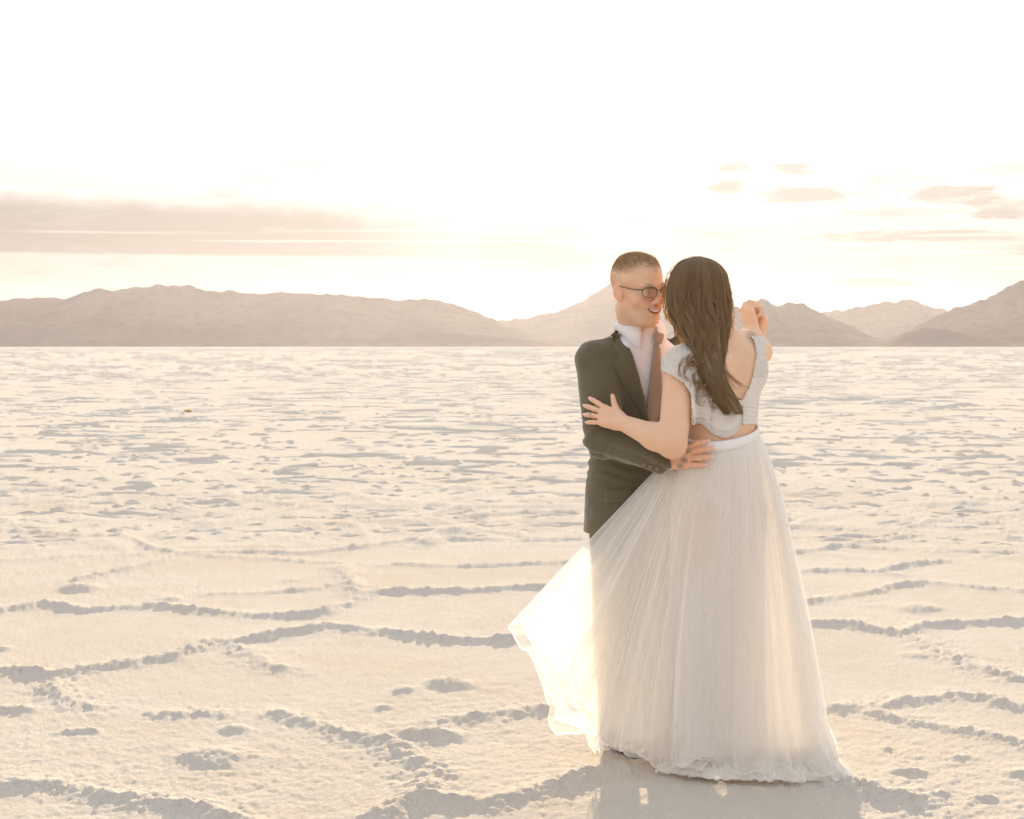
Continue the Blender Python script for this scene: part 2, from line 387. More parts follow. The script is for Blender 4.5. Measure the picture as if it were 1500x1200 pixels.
for (n_, q0, q1, hm_, sd_) in ((2600, 12.5, 60, .022, 311), (2000, 50, 220, .028, 312), (900, 180, 900, .06, 313)):
    rr = 1 / (1 / q1 + (1 / q0 - 1 / q1) * r_.rand(n_)) if q0 < 20 else np.sqrt(q0**2 + (q1**2 - q0**2) * r_.rand(n_)); aa = (r_.rand(n_) - .5) * 2 * R(21)
    c0 = np.stack([rr * np.sin(aa), rr * np.cos(aa)], 1); th_ = r_.rand(n_) * 3.14; ln = hm_ * (2 + 9 * r_.rand(n_)**2)
    dd_ = np.stack([np.cos(th_), np.sin(th_) * .6], 1) * ln[:, None]
    berms(c0 - dd_, c0 + dd_, hm_ * (.4 + 1.0 * r_.rand(n_)), hm_ * (2.6 + 2.6 * r_.rand(n_)), 3, sd_)
gme = mesh_from('salt_flat', np.concatenate(bV), bF)
attr(gme, 'crumb', np.concatenate(bC))
sm_ = np.zeros(len(gme.polygons), bool); sm_[:len(bF[0])] = True; gme.polygons.foreach_set('use_smooth', sm_)
m, N = mat('salt_crust')
P_ = N.n('ShaderNodeTexCoord').outputs['Object']
n1 = N.noise(P_, 0.35, 5, 0.6); n0 = N.noise(P_, 0.9, 5, 0.62); n2 = N.noise(P_, 3.0, 6, 0.65); n3 = N.noise(P_, 60, 4, 0.7); n4 = N.noise(P_, 240, 3, 0.7)
ca = N.n('ShaderNodeAttribute', attribute_name='crumb').outputs['Fac']
col = N.mix(N.ss(n1, 0.3, 0.7), (0.75, 0.685, 0.61, 1), (0.71, 0.635, 0.55, 1))
col = N.mix(N.m('MULTIPLY', N.ss(n2, 0.45, 0.75), 0.5), col, (0.66, 0.57, 0.48, 1))
col = N.mix(N.m('MULTIPLY', N.ss(n0, 0.52, 0.68), 0.45), col, (0.70, 0.59, 0.48, 1))
col = N.mix(N.m('MULTIPLY', ca, 0.30), col, (0.73, 0.67, 0.61, 1))
col = N.mix(N.m('MULTIPLY', N.ss(n3, 0.5, 0.8), 0.45), col, (0.62, 0.53, 0.44, 1))
b1 = N.n('ShaderNodeBump', ins={'Height': n4, 'Strength': 0.75, 'Distance': 0.004})
b2 = N.n('ShaderNodeBump', ins={'Height': n3, 'Strength': 0.8, 'Distance': 0.012, 'Normal': b1.outputs[0]})
pb = N.n('ShaderNodeBsdfPrincipled', ins={'Base Color': col, 'Roughness': 0.95, 'Normal': b2.outputs[0]})
pb.inputs['Specular IOR Level'].default_value = 0.0
N.t.links.new(pb.outputs[0], N.n('ShaderNodeOutputMaterial').inputs[0])
ground = obj('salt_flat', gme, m, kind='structure')
_gi = {}
def ground_z(x, y):
    r = math.hypot(x, y); a = math.atan2(x, y)
    i = int(np.searchsorted(rad, r)); j = int(np.searchsorted(ang, a))
    return float(H.reshape(len(rad), len(ang))[min(i, len(rad) - 1), min(j, len(ang) - 1)])

# ---------------------------------------------------------------- mountains
def rock_mat(name, c1, c2):
    m, N = mat(name)
    P_ = N.n('ShaderNodeTexCoord').outputs['Object']
    a = N.noise(P_, 0.002, 6, 0.6); b = N.noise(P_, 0.012, 5, 0.65)
    col = N.mix(N.ss(a, 0.35, 0.65), c1, c2)
    col = N.mix(N.m('MULTIPLY', N.ss(b, 0.45, 0.7), 0.5), col, tuple(v * 0.7 for v in c1[:3]) + (1,))
    sep = N.n('ShaderNodeSeparateXYZ', ins={0: P_})
    # pale playa fans at the foot of the slopes
    col = N.mix(N.m('MULTIPLY', N.m('SUBTRACT', 1.0, N.ss(N.m('ADD', sep.outputs[2], N.m('MULTIPLY', b, 30.0)), 5.0, 35.0)), 0.10), col, (0.42, 0.35, 0.26, 1))
    bp = N.n('ShaderNodeBump', ins={'Height': b, 'Strength': 0.4, 'Distance': 12.0})
    pb = N.n('ShaderNodeBsdfPrincipled', ins={'Base Color': col, 'Roughness': 0.95, 'Normal': bp.outputs[0]})
    pb.inputs['Specular IOR Level'].default_value = 0.0
    N.t.links.new(pb.outputs[0], N.n('ShaderNodeOutputMaterial').inputs[0])
    return m
rock = rock_mat('mountain_rock', (0.13, 0.105, 0.09, 1), (0.17, 0.14, 0.115, 1))
def mountain(prof, D, name, label, seed, depth=2200, ncol=400, nrow=32):
    pr = np.array(prof, float)
    px = np.linspace(pr[0, 0], pr[-1, 0], ncol)
    py = np.interp(px, pr[:, 0], pr[:, 1])
    u = (px - 750) / FPX
    jag = fbm2(px * 0.09, px * 0 + seed, 5, seed, 0.55) * 7.0 * np.clip((HZ - py) / 40, 0, 1)
    hcrest = np.maximum((HZ - py + jag) / FPX * D, 0) + CAMH
    v = np.linspace(-1, 1, nrow)
    VV, UU = np.meshgrid(v, u, indexing='ij')
    hc = np.broadcast_to(hcrest, VV.shape)
    Yd = D + VV * depth * 0.5
    Xd = UU * D * 1.0 + 0 * Yd
    gul = fbm2(Xd / 520 + seed, Yd / 900, 3, seed + 5, 0.5)
    shape = np.clip(1 - np.abs(VV), 0, 1)**(1.15)
    f = shape * (1 + 1.5 * gul * np.clip(np.abs(VV) * 3, 0, 1) * (1 - shape))
    Hh = hc * np.clip(f, 0, 1.0) - 3 * (np.abs(VV) > 0.98)
    # slopes in front must stay under the skyline: perspective of a nearer slope
    Hm = np.minimum(Hh, hc * Yd / D * 0.995 + 1e-3)
    V = np.stack([Xd.ravel(), Yd.ravel(), Hm.ravel()], 1)
    me = mesh_from(name, V, gridfaces(nrow, ncol))
    return obj(name, me, rock, kind='structure', label=label)
mountain([(-1100,500),(-800,480),(-500,450),(-250,446),(-100,440),(0,437),(50,435),(65,433),(95,435),(120,427),(142,420),(165,423),(200,418),(215,419),(232,413),(250,416),(280,415),(300,422),(325,425),(335,422),(350,426),(380,429),(415,425),(450,427),(480,428),(515,430),(535,434),(555,434),(580,437),(620,436),(645,439),(675,446),(700,456),(720,466),(750,478),(790,494),(830,509)], 11500, 'mountain_range', 'long left mountain range', 3)
mountain([(450,509),(500,500),(560,487),(640,478),(690,473),(740,468),(780,462),(820,454),(850,440),(875,425),(893,411),(905,413),(940,424),(1000,438),(1040,449),(1075,452),(1150,470),(1250,500),(1290,509)], 13500, 'mountain_range', 'pale peak behind the couple', 11)
mountain([(520,509),(545,493),(580,485),(640,487),(700,489),(760,496),(840,509)], 9800, 'foothill', 'low foothill', 17, 900, 200, 24)
mountain([(940,509),(1010,470),(1060,449),(1072,446),(1087,447),(1107,439),(1115,435),(1122,437),(1130,443),(1140,445),(1157,441),(1175,441),(1182,447),(1193,453),(1217,466),(1250,480),(1280,495),(1315,509)], 9200, 'mountain_range', 'dark range right of the couple', 23, 1800)
mountain([(1080,500),(1150,470),(1193,456),(1217,455),(1233,452),(1247,449),(1263,448),(1277,443),(1297,438),(1308,441),(1323,437),(1340,439),(1353,445),(1370,448),(1383,452),(1420,470),(1500,490),(1560,509)], 13000, 'mountain_range', 'pale twin-topped range', 29)
mountain([(1270,509),(1310,495),(1340,480),(1370,462),(1393,452),(1403,447),(1420,446),(1437,438),(1460,430),(1477,417),(1500,407),(1540,396),(1600,402),(1750,430),(1950,470),(2300,509)], 9500, 'mountain_range', 'big mountain at the right edge', 37)
mountain([(1300,509),(1325,487),(1350,480),(1385,481),(1430,492),(1490,500),(1560,509)], 7800, 'foothill', 'low dark foothill', 43, 900, 200, 24)

# ---------------------------------------------------------------- haze
HAZE_DENSITY = 0.120 / 13000
def box_mesh(name, lo, hi):
    V = [(x, y, z) for z in (lo[2], hi[2]) for y in (lo[1], hi[1]) for x in (lo[0], hi[0])]
    F = [(0, 2, 3, 1), (4, 5, 7, 6), (0, 1, 5, 4), (2, 6, 7, 3), (0, 4, 6, 2), (1, 3, 7, 5)]
    return mesh_from(name, np.array(V), np.array(F), False)
m, N = mat('haze_air')
pv = N.n('ShaderNodeVolumePrincipled', ins={'Color': (0.88, 0.87, 0.97), 'Density': HAZE_DENSITY, 'Anisotropy': 0.55})
N.t.links.new(pv.outputs[0], N.n('ShaderNodeOutputMaterial').inputs['Volume'])
haze = obj('haze', box_mesh('haze', (-30000, -30000, -4), (30000, 30000, 720)), m, kind='stuff', label='thin warm haze over the whole flat')
cy.volume_step_rate = 4.0

# ================================================================ people
from mathutils.bvhtree import BVHTree
rng = np.random.RandomState(7)
def P3(px, py, Y): return np.array([(px - 750) / FPX * Y, Y, CAMH - (py - HZ) / FPX * Y])
def nrm(v): v = np.asarray(v, float); return v / np.linalg.norm(v)
def smin(a, b, k):
    if k <= 0: return np.minimum(a, b)
    h = np.clip(0.5 + 0.5 * (b - a) / k, 0, 1)
    return b * (1 - h) + a * h - k * h * (1 - h)
def axis_pts(lo, hi, fine, h0):
    xs = [lo]
    while xs[-1] < hi:
        x = xs[-1]; h = h0
        for a, b, hh in fine:
            if a - 0.004 <= x <= b: h = min(h, hh)
            elif x < a: h = min(h, max(hh, (a - x) * 0.6 + hh))
        xs.append(x + h)
    return np.array(xs, np.float32)
class Field:
    def __init__(s, xs, ys, zs):
        s.x, s.y, s.z = xs, ys, zs
        s.F = np.full((len(xs), len(ys), len(zs)), 0.06, np.float32)
    def blk(s, lo, hi, pad):
        sl = []
        for a, l, h in ((s.x, lo[0], hi[0]), (s.y, lo[1], hi[1]), (s.z, lo[2], hi[2])):
            i = np.searchsorted(a, l - pad); j = np.searchsorted(a, h + pad)
            if j <= i: return None
            sl.append(slice(i, j))
        return tuple(sl)
    def grid(s, sl): return s.x[sl[0]][:, None, None], s.y[sl[1]][None, :, None], s.z[sl[2]][None, None, :]
    def put(s, sl, d, k, sub):
        if sub: s.F[sl] = -smin(-s.F[sl], d, k)
        else: s.F[sl] = smin(s.F[sl], d.astype(np.float32), k)
    def cap(s, a, b, ra, rb, k=0.01, sub=False):
        a = np.asarray(a, float); b = np.asarray(b, float); r = max(ra, rb)
        sl = s.blk(np.minimum(a, b) - r, np.maximum(a, b) + r, k + 0.02)
        if sl is None: return
        X, Y, Z = s.grid(sl); ab = b - a; L = max(ab @ ab, 1e-9)
        t = np.clip(((X - a[0]) * ab[0] + (Y - a[1]) * ab[1] + (Z - a[2]) * ab[2]) / L, 0, 1)
        d = np.sqrt((X - a[0] - t * ab[0])**2 + (Y - a[1] - t * ab[1])**2 + (Z - a[2] - t * ab[2])**2) - (ra + (rb - ra) * t)
        s.put(sl, d, k, sub)
    def ell(s, c_, rad_, M=None, k=0.01, sub=False):
        c_ = np.asarray(c_, float); M = np.eye(3) if M is None else np.asarray(M)
        r = max(rad_); sl = s.blk(c_ - r, c_ + r, k + 0.02)
        if sl is None: return
        X, Y, Z = s.grid(sl); X = X - c_[0]; Y = Y - c_[1]; Z = Z - c_[2]
        q = [(X * M[i][0] + Y * M[i][1] + Z * M[i][2]) / rad_[i] for i in range(3)]
        k0 = np.sqrt(q[0]**2 + q[1]**2 + q[2]**2) + 1e-6
        k1 = np.sqrt((q[0] / rad_[0])**2 + (q[1] / rad_[1])**2 + (q[2] / rad_[2])**2) + 1e-6
        s.put(sl, k0 * (k0 - 1) / k1, k, sub)
    def stack(s, rows, yaw, k=0.01, off=0.0, power=2.0):
        """rows (z, cx, cy, rx, ry): a trunk of ellipses turned by yaw"""
        rows = np.array(sorted(rows)); z0, z1 = rows[0, 0], rows[-1, 0]; m = rows[:, 3:].max() + abs(off)
        lo = np.array([rows[:, 1].min() - m, rows[:, 2].min() - m, z0]); hi = np.array([rows[:, 1].max() + m, rows[:, 2].max() + m, z1])
        sl = s.blk(lo, hi, k + 0.02)
        X, Y, Z = s.grid(sl); z = s.z[sl[2]]
        zf = np.linspace(z0, z1, 200); tab = [np.interp(zf, rows[:, 0], rows[:, i]) for i in range(1, 5)]
        ker = np.hanning(25); ker /= ker.sum()
        tab = [np.convolve(np.pad(t_, 12, 'edge'), ker, 'valid') for t_ in tab]
        cx, cy_, rx, ry = [np.interp(z, zf, t_)[None, None, :] for t_ in tab]
        rx = rx + off; ry = ry + off
        c_, s_ = math.cos(yaw), math.sin(yaw)
        u = ((X - cx) * c_ + (Y - cy_) * s_); v = (-(X - cx) * s_ + (Y - cy_) * c_)
        q0 = (np.abs(u / rx)**power + np.abs(v / ry)**power)**(1 / power) + 1e-6
        g = np.sqrt((u / rx**2)**2 + (v / ry**2)**2) / np.maximum(np.sqrt((u / rx)**2 + (v / ry)**2), 1e-6) + 1e-6
        d = (q0 - 1) / g
        d = np.maximum(d, np.maximum(z0 - Z, Z - z1))
        s.put(sl, d, k, False)
    def sample(s, P):
        out = []
        idx = []; fr = []
        for a, col_ in ((s.x, 0), (s.y, 1), (s.z, 2)):
            i = np.clip(np.searchsorted(a, P[:, col_]) - 1, 0, len(a) - 2)
            idx.append(i); fr.append(np.clip((P[:, col_] - a[i]) / (a[i + 1] - a[i]), 0, 1))
        r = 0
        for dx in (0, 1):
            for dy in (0, 1):
                for dz in (0, 1):
                    w = (fr[0] if dx else 1 - fr[0]) * (fr[1] if dy else 1 - fr[1]) * (fr[2] if dz else 1 - fr[2])
                    r = r + w * s.F[idx[0] + dx, idx[1] + dy, idx[2] + dz]
        return r
def surface_nets(fd):
    F = fd.F; S = F < 0
    c8 = [S[:-1, :-1, :-1], S[1:, :-1, :-1], S[:-1, 1:, :-1], S[1:, 1:, :-1], S[:-1, :-1, 1:], S[1:, :-1, 1:], S[:-1, 1:, 1:], S[1:, 1:, 1:]]
    anyi = c8[0].copy(); alli = c8[0].copy()
    for c_ in c8[1:]: anyi |= c_; alli &= c_
    act = anyi & ~alli
    I, J, K = np.nonzero(act)
    vid = np.full(act.shape, -1, np.int32); vid[I, J, K] = np.arange(len(I))
    vals = {}
    for dx in (0, 1):
        for dy in (0, 1):
            for dz in (0, 1): vals[dx, dy, dz] = F[I + dx, J + dy, K + dz]
    acc = np.zeros((len(I), 3)); cnt = np.zeros(len(I))
    cs = list(vals)
    for p in cs:
        for ax in range(3):
            if p[ax] == 0:
                q = list(p); q[ax] = 1; q = tuple(q)
                a, b = vals[p], vals[q]; m_ = (a < 0) != (b < 0)
                t_ = np.where(m_, a / np.where(m_, a - b, 1), 0)
                pt = np.array(p, float)[None, :].repeat(len(I), 0); pt[:, ax] = t_
                acc += pt * m_[:, None]; cnt += m_
    fr = acc / cnt[:, None]
    V = np.stack([fd.x[I] + fr[:, 0] * (fd.x[I + 1] - fd.x[I]), fd.y[J] + fr[:, 1] * (fd.y[J + 1] - fd.y[J]), fd.z[K] + fr[:, 2] * (fd.z[K + 1] - fd.z[K])], 1)
    faces = []
    def quads(a, b, c_, d, flip):
        q = np.stack([a, b, c_, d], 1); ok = (q >= 0).all(1); q = q[ok]; fl = flip[ok]
        q[fl] = q[fl][:, ::-1]; faces.append(q)
    e = S[:-1, 1:-1, 1:-1] != S[1:, 1:-1, 1:-1]; i, j, k = np.nonzero(e); j += 1; k += 1
    quads(vid[i, j - 1, k - 1], vid[i, j, k - 1], vid[i, j, k], vid[i, j - 1, k], ~S[i, j, k])
    e = S[1:-1, :-1, 1:-1] != S[1:-1, 1:, 1:-1]; i, j, k = np.nonzero(e); i += 1; k += 1
    quads(vid[i - 1, j, k - 1], vid[i - 1, j, k], vid[i, j, k], vid[i, j, k - 1], ~S[i, j, k])
    e = S[1:-1, 1:-1, :-1] != S[1:-1, 1:-1, 1:]; i, j, k = np.nonzero(e); i += 1; j += 1
    quads(vid[i - 1, j - 1, k], vid[i, j - 1, k], vid[i, j, k], vid[i - 1, j, k], ~S[i, j, k])
    return V, np.concatenate(faces)
def vnormals(V, F):
    a = V[F[:, 2]] - V[F[:, 0]]; b = V[F[:, 3]] - V[F[:, 1]]; n = np.cross(a, b)
    N_ = np.zeros_like(V)
    for i in range(4): np.add.at(N_, F[:, i], n)
    return N_ / (np.linalg.norm(N_, axis=1, keepdims=True) + 1e-12)
def relax(V, F, it=1, lam=0.5):
    for _ in range(it):
        acc = np.zeros_like(V); c_ = np.zeros(len(V))
        for i in range(4):
            for o in (1, 3):
                np.add.at(acc, F[:, i], V[F[:, (i + o) % 4]]); np.add.at(c_, F[:, i], 1)
        V = V + lam * (acc / np.maximum(c_, 1)[:, None] - V)
    return V

def frame(fx, fy, pitch=0.0, roll=0.0):
    """rows: right-hand side of the person, forward, up; in world coordinates"""
    f = nrm([fx, fy, 0]); up = np.array([0, 0, 1.0]); r = np.cross(f, up)
    f2 = f * math.cos(pitch) - up * math.sin(pitch); up2 = np.cross(r, f2)
    r3 = r * math.cos(roll) + up2 * math.sin(roll); up3 = np.cross(r3, f2)
    return np.array([r3, f2, up3])

def add_head(fd, C, M, s=1.0, smile=True, male=True):
    L = lambda x, y, z: np.asarray(C) + s * (M[0] * x + M[1] * y + M[2] * z)
    E = lambda c_, r, k, **kw: fd.ell(L(*c_), [v * s for v in r], M, k, **kw)
    E((0, -0.022, 0.038), (0.076, 0.098, 0.083), .02)
    E((0, 0.020, 0.045), (0.066, 0.066, 0.066), .03)
    E((0, 0.022, -0.035), (0.062, 0.066, 0.076), .03)
    E((0, 0.040, -0.088), (0.044, 0.046, 0.030), .025)
    E((0, 0.072, -0.104), (0.021, 0.017, 0.016), .02)
    for sx in (-1, 1):
        fd.cap(L(sx * .058, -0.005, -0.055), L(sx * .028, 0.055, -0.098), .016 * s, .016 * s, .025)
        E((sx * .044, 0.056, -0.030), (0.024, 0.024, 0.020), .02)
        E((sx * .030, 0.076, -0.046), (0.016, 0.016, 0.013), .014)       # smile cheeks
    E((0, 0.074, 0.022), (0.052, 0.020, 0.012), .018)
    for sx in (-1, 1):
        E((sx * .032, 0.096, 0.002), (0.019, 0.016, 0.012), .012, sub=True)
        E((sx * .031, 0.076, 0.001), (0.0155, 0.0135, 0.0118), .004)       # lids over the eyeball
        E((sx * .031, 0.0895, -0.0010), (0.0105, 0.0045, 0.0017), .002, sub=True)
    fd.cap(L(0, 0.086, 0.012), L(0, 0.108, -0.026), .0085 * s, .011 * s, .012)
    E((0, 0.108, -0.030), (0.0125, 0.0125, 0.0105), .006)
    for sx in (-1, 1):
        E((sx * .012, 0.098, -0.034), (0.0085, 0.011, 0.0085), .005)
        E((sx * .0065, 0.104, -0.0425), (0.0035, 0.0045, 0.004), .002, sub=True)
    E((0, 0.084, -0.062), (0.030, 0.017, 0.020), .012)
    if smile:
        E((0, 0.098, -0.0530), (0.027, 0.0085, 0.0040), .004)
        E((0, 0.094, -0.0790), (0.022, 0.0090, 0.0050), .004)
        for t_ in np.linspace(-1, 1, 9):
            E((t_ * .025, 0.098 - 0.008 * t_ * t_, -0.0670 + .0095 * t_ * t_), (0.0068, 0.018, 0.0078 - .0042 * t_ * t_), .002, sub=True)
    else:
        E((0, 0.095, -0.058), (0.022, 0.008, 0.0045), .004); E((0, 0.093, -0.068), (0.019, 0.008, 0.0055), .004)
    for sx in (-1, 1):
        c0 = np.array((sx * .078, -0.016, -0.006))
        Me = np.array([nrm(M[0] * 0.90 + M[1] * 0.40 * sx), nrm(M[1] * 0.90 - M[0] * .40 * sx), M[2]])
        fd.ell(L(*c0), [0.0085 * s, 0.020 * s, 0.032 * s], Me, .006)
        fd.ell(L(c0[0] + sx * .008, c0[1] + .003, c0[2] + .004), [0.0055 * s, 0.0125 * s, 0.021 * s], Me, .003, sub=True)
        fd.ell(L(c0[0] - sx * .003, c0[1] + .008, c0[2] - .024), [0.006 * s, 0.009 * s, 0.010 * s], Me, .005)

def add_hand(fd, w, d, n, t, s=1.0, curl=None, spread=(.20, .05, -.08, -.22), thumb=None, k=0.003):
    """w wrist, d towards the fingers, n out of the palm, t towards the thumb; curl: angles of the three joints per finger"""
    w = np.asarray(w, float); d = nrm(d); n = nrm(n - np.dot(n, d) * d); t = nrm(t - np.dot(t, d) * d - np.dot(t, n) * n)
    lens = (.070, .078, .072, .056); mc = (.090, .092, .086, .078); lat = (.030, .0105, -.0095, -.028)
    tips = []
    for i in range(4):
        kp = w + d * mc[i] * s + t * lat[i] * s
        fd.cap(w + t * lat[i] * s * .62 + d * .012 * s, kp - d * .006 * s, .0135 * s, .0118 * s, .014)
    fd.cap(w + t * .018 * s + d * .02 * s + n * .006 * s, w + t * .026 * s + d * .055 * s + n * .006 * s, .016 * s, .012 * s, .014)
    fd.cap(w - t * .018 * s + d * .02 * s + n * .005 * s, w - t * .024 * s + d * .06 * s + n * .004 * s, .014 * s, .011 * s, .014)
    for i in range(4):
        kp = w + d * mc[i] * s + t * lat[i] * s
        dd = nrm(d + t * spread[i]); a = 0; p = kp; r = (.0102, .0104, .0098, .0087)[i] * s
        fd.ell(kp - n * .002, [.0105 * s] * 3, None, .006)
        for j, fl in enumerate((.45, .30, .25)):
            a += curl[i][j]
            dj = dd * math.cos(a) + n * math.sin(a); q = p + dj * lens[i] * s * fl
            fd.cap(p, q, r, r * (.93, .92, .86)[j], k)
            if j < 2: fd.ell(q, [r * 1.0] * 3, None, .002)
            p = q; r *= .93
        tips.append((p, dj, n * math.cos(a) - dd * math.sin(a), r))
    th = thumb or ((.022, .018, .004), (.046, .046, .010), (.058, .076, .012), (.062, .100, .014))
    pt = [w + (t * a_ + d * b_ + n * c_) * s for a_, b_, c_ in th]
    for j in range(3): fd.cap(pt[j], pt[j + 1], (.0145, .0120, .0105)[j] * s, (.0120, .0105, .0085)[j] * s, (.012, .004, .003)[j])
    tips.append((pt[3], nrm(pt[3] - pt[2]), n, .0085 * s))
    return tips

# ------------------------------------------------ materials
def simple(name, col, rough=0.8, spec=0.3, nscale=0, nstr=0.0, ndist=0.002, sheen=0.0, var=0.0, vscale=20, sss=0.0, sssr=(.01, .004, .002), stretch=None):
    m, N = mat(name)
    P_ = N.n('ShaderNodeTexCoord').outputs['Object']
    if stretch: P_ = N.n('ShaderNodeMapping', ins={0: P_, 3: stretch}).outputs[0]
    c_ = tuple(col) + (1,)
    if var:
        f = N.noise(P_, vscale, 4, .6)
        c_ = N.mix(f, tuple(v * (1 - var) for v in col) + (1,), tuple(min(1, v * (1 + var)) for v in col) + (1,))
    pb = N.n('ShaderNodeBsdfPrincipled', ins={'Base Color': c_, 'Roughness': rough})
    pb.inputs['Specular IOR Level'].default_value = spec
    if sheen:
        pb.inputs['Sheen Weight'].default_value = sheen; pb.inputs['Sheen Roughness'].default_value = 0.5
    if sss:
        pb.inputs['Subsurface Weight'].default_value = sss; pb.inputs['Subsurface Radius'].default_value = (1, .4, .25); pb.inputs['Subsurface Scale'].default_value = sssr[0]
    if nstr:
        f = N.noise(P_, nscale, 4, .65)
        b = N.n('ShaderNodeBump', ins={'Height': f, 'Strength': nstr, 'Distance': ndist}); N.put(pb.inputs['Normal'], b.outputs[0])
    N.t.links.new(pb.outputs[0], N.n('ShaderNodeOutputMaterial').inputs[0])
    return m
def skin_mat(name, base, lip, stub):
    m, N = mat(name)
    P_ = N.n('ShaderNodeTexCoord').outputs['Object']
    f = N.noise(P_, 35, 4, .6); g = N.noise(P_, 420, 3, .6)
    col = N.mix(f, tuple(v * .93 for v in base) + (1,), tuple(v * 1.05 for v in base) + (1,))
    A = lambda nme: N.n('ShaderNodeAttribute', attribute_name=nme).outputs['Fac']
    fr = N.ss(N.noise(P_, 150, 2, .5), .66, .74)
    col = N.mix(N.m('MULTIPLY', fr, .22), col, (.38, .20, .11, 1))
    col = N.mix(N.m('MULTIPLY', A('blush'), .55), col, (base[0] * .95, base[1] * .70, base[2] * .66, 1))
    col = N.mix(N.m('MULTIPLY', A('stubble'), N.m('ADD', .35, N.m('MULTIPLY', N.noise(P_, 900, 2, .5), .4))), col, tuple(stub) + (1,))
    col = N.mix(A('lip'), col, tuple(lip) + (1,))
    inkn = N.ss(N.noise(P_, 260, 3, .6), .36, .52)
    col = N.mix(N.m('MULTIPLY', A('ink'), N.m('MULTIPLY', inkn, .75)), col, (.14, .15, .12, 1))
    bp = N.n('ShaderNodeBump', ins={'Height': g, 'Strength': .25, 'Distance': .0006})
    pb = N.n('ShaderNodeBsdfPrincipled', ins={'Base Color': col, 'Roughness': .52, 'Normal': bp.outputs[0]})
    pb.inputs['Specular IOR Level'].default_value = .35
    pb.inputs['Subsurface Weight'].default_value = .35; pb.inputs['Subsurface Radius'].default_value = (1, .35, .2); pb.inputs['Subsurface Scale'].default_value = .012
    N.t.links.new(pb.outputs[0], N.n('ShaderNodeOutputMaterial').inputs[0])
    return m
def hair_mat(name, c1, c2, trans):
    m, N = mat(name)
    P_ = N.n('ShaderNodeTexCoord').outputs['Object']
    f = N.noise(N.n('ShaderNodeMapping', ins={0: P_, 3: (160, 160, 14)}).outputs[0], 1.0, 3, .6)
    col = N.mix(f, tuple(c1) + (1,), tuple(c2) + (1,))
    pb = N.n('ShaderNodeBsdfPrincipled', ins={'Base Color': col, 'Roughness': .42})
    pb.inputs['Specular IOR Level'].default_value = .55
    tr = N.n('ShaderNodeBsdfTranslucent', ins={'Color': tuple(trans) + (1,)})
    mx = N.n('ShaderNodeMixShader', ins={0: .45}); N.t.links.new(pb.outputs[0], mx.inputs[1]); N.t.links.new(tr.outputs[0], mx.inputs[2])
    N.t.links.new(mx.outputs[0], N.n('ShaderNodeOutputMaterial').inputs[0])
    return m
skin_m = skin_mat('skin_fair_ruddy', (.79, .50, .34), (.62, .33, .26), (.52, .40, .29))
skin_w = skin_mat('skin_fair', (.80, .52, .355), (.60, .25, .22), (.5, .4, .3))
suit = simple('suit_wool', (.130, .107, .066), .9, .15, 700, .35, .0006, sheen=.35, var=.10, vscale=9)
suit_dark = simple('suit_trim', (.10, .085, .055), .8, .2)
shirtm = simple('shirt_cotton', (.80, .77, .80), .85, .2, 300, .12, .0006, sss=.2, sssr=(.004,))
tiem = simple('tie_silk', (.36, .25, .19), .55, .4, 900, .25, .0004, sheen=.3, var=.08, vscale=30)
blackm = simple('glasses_acetate', (.16, .13, .08), .3, .5)
teethm = simple('teeth_enamel', (.85, .80, .72), .35, .5)
eyem = simple('eye_white', (.75, .72, .68), .2, .5)
goldm = simple('ring_metal', (.72, .70, .68), .2, .5); goldm.node_tree.nodes['Principled BSDF'].inputs['Metallic'].default_value = 1
satin = simple('skirt_band_satin', (.84, .80, .80), .55, .35, 60, .3, .002, sss=.15, sssr=(.004,))
shoem = simple('shoe_leather', (.05, .035, .025), .35, .5)
petalm = simple('flower_petal', (.86, .70, .58), .6, .3, sss=.3, sssr=(.004,))
leafm = simple('leaf_green', (.10, .15, .06), .6, .3)

REFS = np.array([[1, .1, 0], [.1, 1, 0], [.1, .1, .99], [.7, .7, .1], [-.7, .7, .1]]); REFS /= np.linalg.norm(REFS, axis=1, keepdims=True)
def tube_mesh(paths, radii, ns=3, taper=True):
    """paths list of (n,3) arrays -> V, quads"""
    Vs, Fs, base_i = [], [], 0
    for p, r in zip(paths, radii):
        n = len(p); tg = np.gradient(p, axis=0); tg /= np.linalg.norm(tg, axis=1, keepdims=True) + 1e-9
        ref = REFS[int(np.argmin(np.abs(tg @ REFS.T).max(0)))]
        a = np.cross(tg, ref); a /= np.linalg.norm(a, axis=1, keepdims=True) + 1e-9; b = np.cross(tg, a)
        rr = np.broadcast_to(r, (n,))[:, None, None]
        th = np.arange(ns) / ns * 2 * math.pi
        V = p[:, None, :] + rr * (a[:, None, :] * np.cos(th)[None, :, None] + b[:, None, :] * np.sin(th)[None, :, None])
        Vs.append(V.reshape(-1, 3)); Fs.append(gridfaces(n, ns, True) + base_i); base_i += n * ns
    return np.concatenate(Vs), np.concatenate(Fs)
def ellip_mesh(name, c_, r, M=np.eye(3), nu=12, nv=8):
    u = np.arange(nu) / nu * 2 * math.pi; v = np.linspace(0, math.pi, nv)
    VV, UU = np.meshgrid(v, u, indexing='ij')
    L = np.stack([np.sin(VV) * np.cos(UU) * r[0], np.sin(VV) * np.sin(UU) * r[1], np.cos(VV) * r[2]], -1).reshape(-1, 3)
    return mesh_from(name, np.asarray(c_) + L @ np.asarray(M), gridfaces(nv, nu, True))
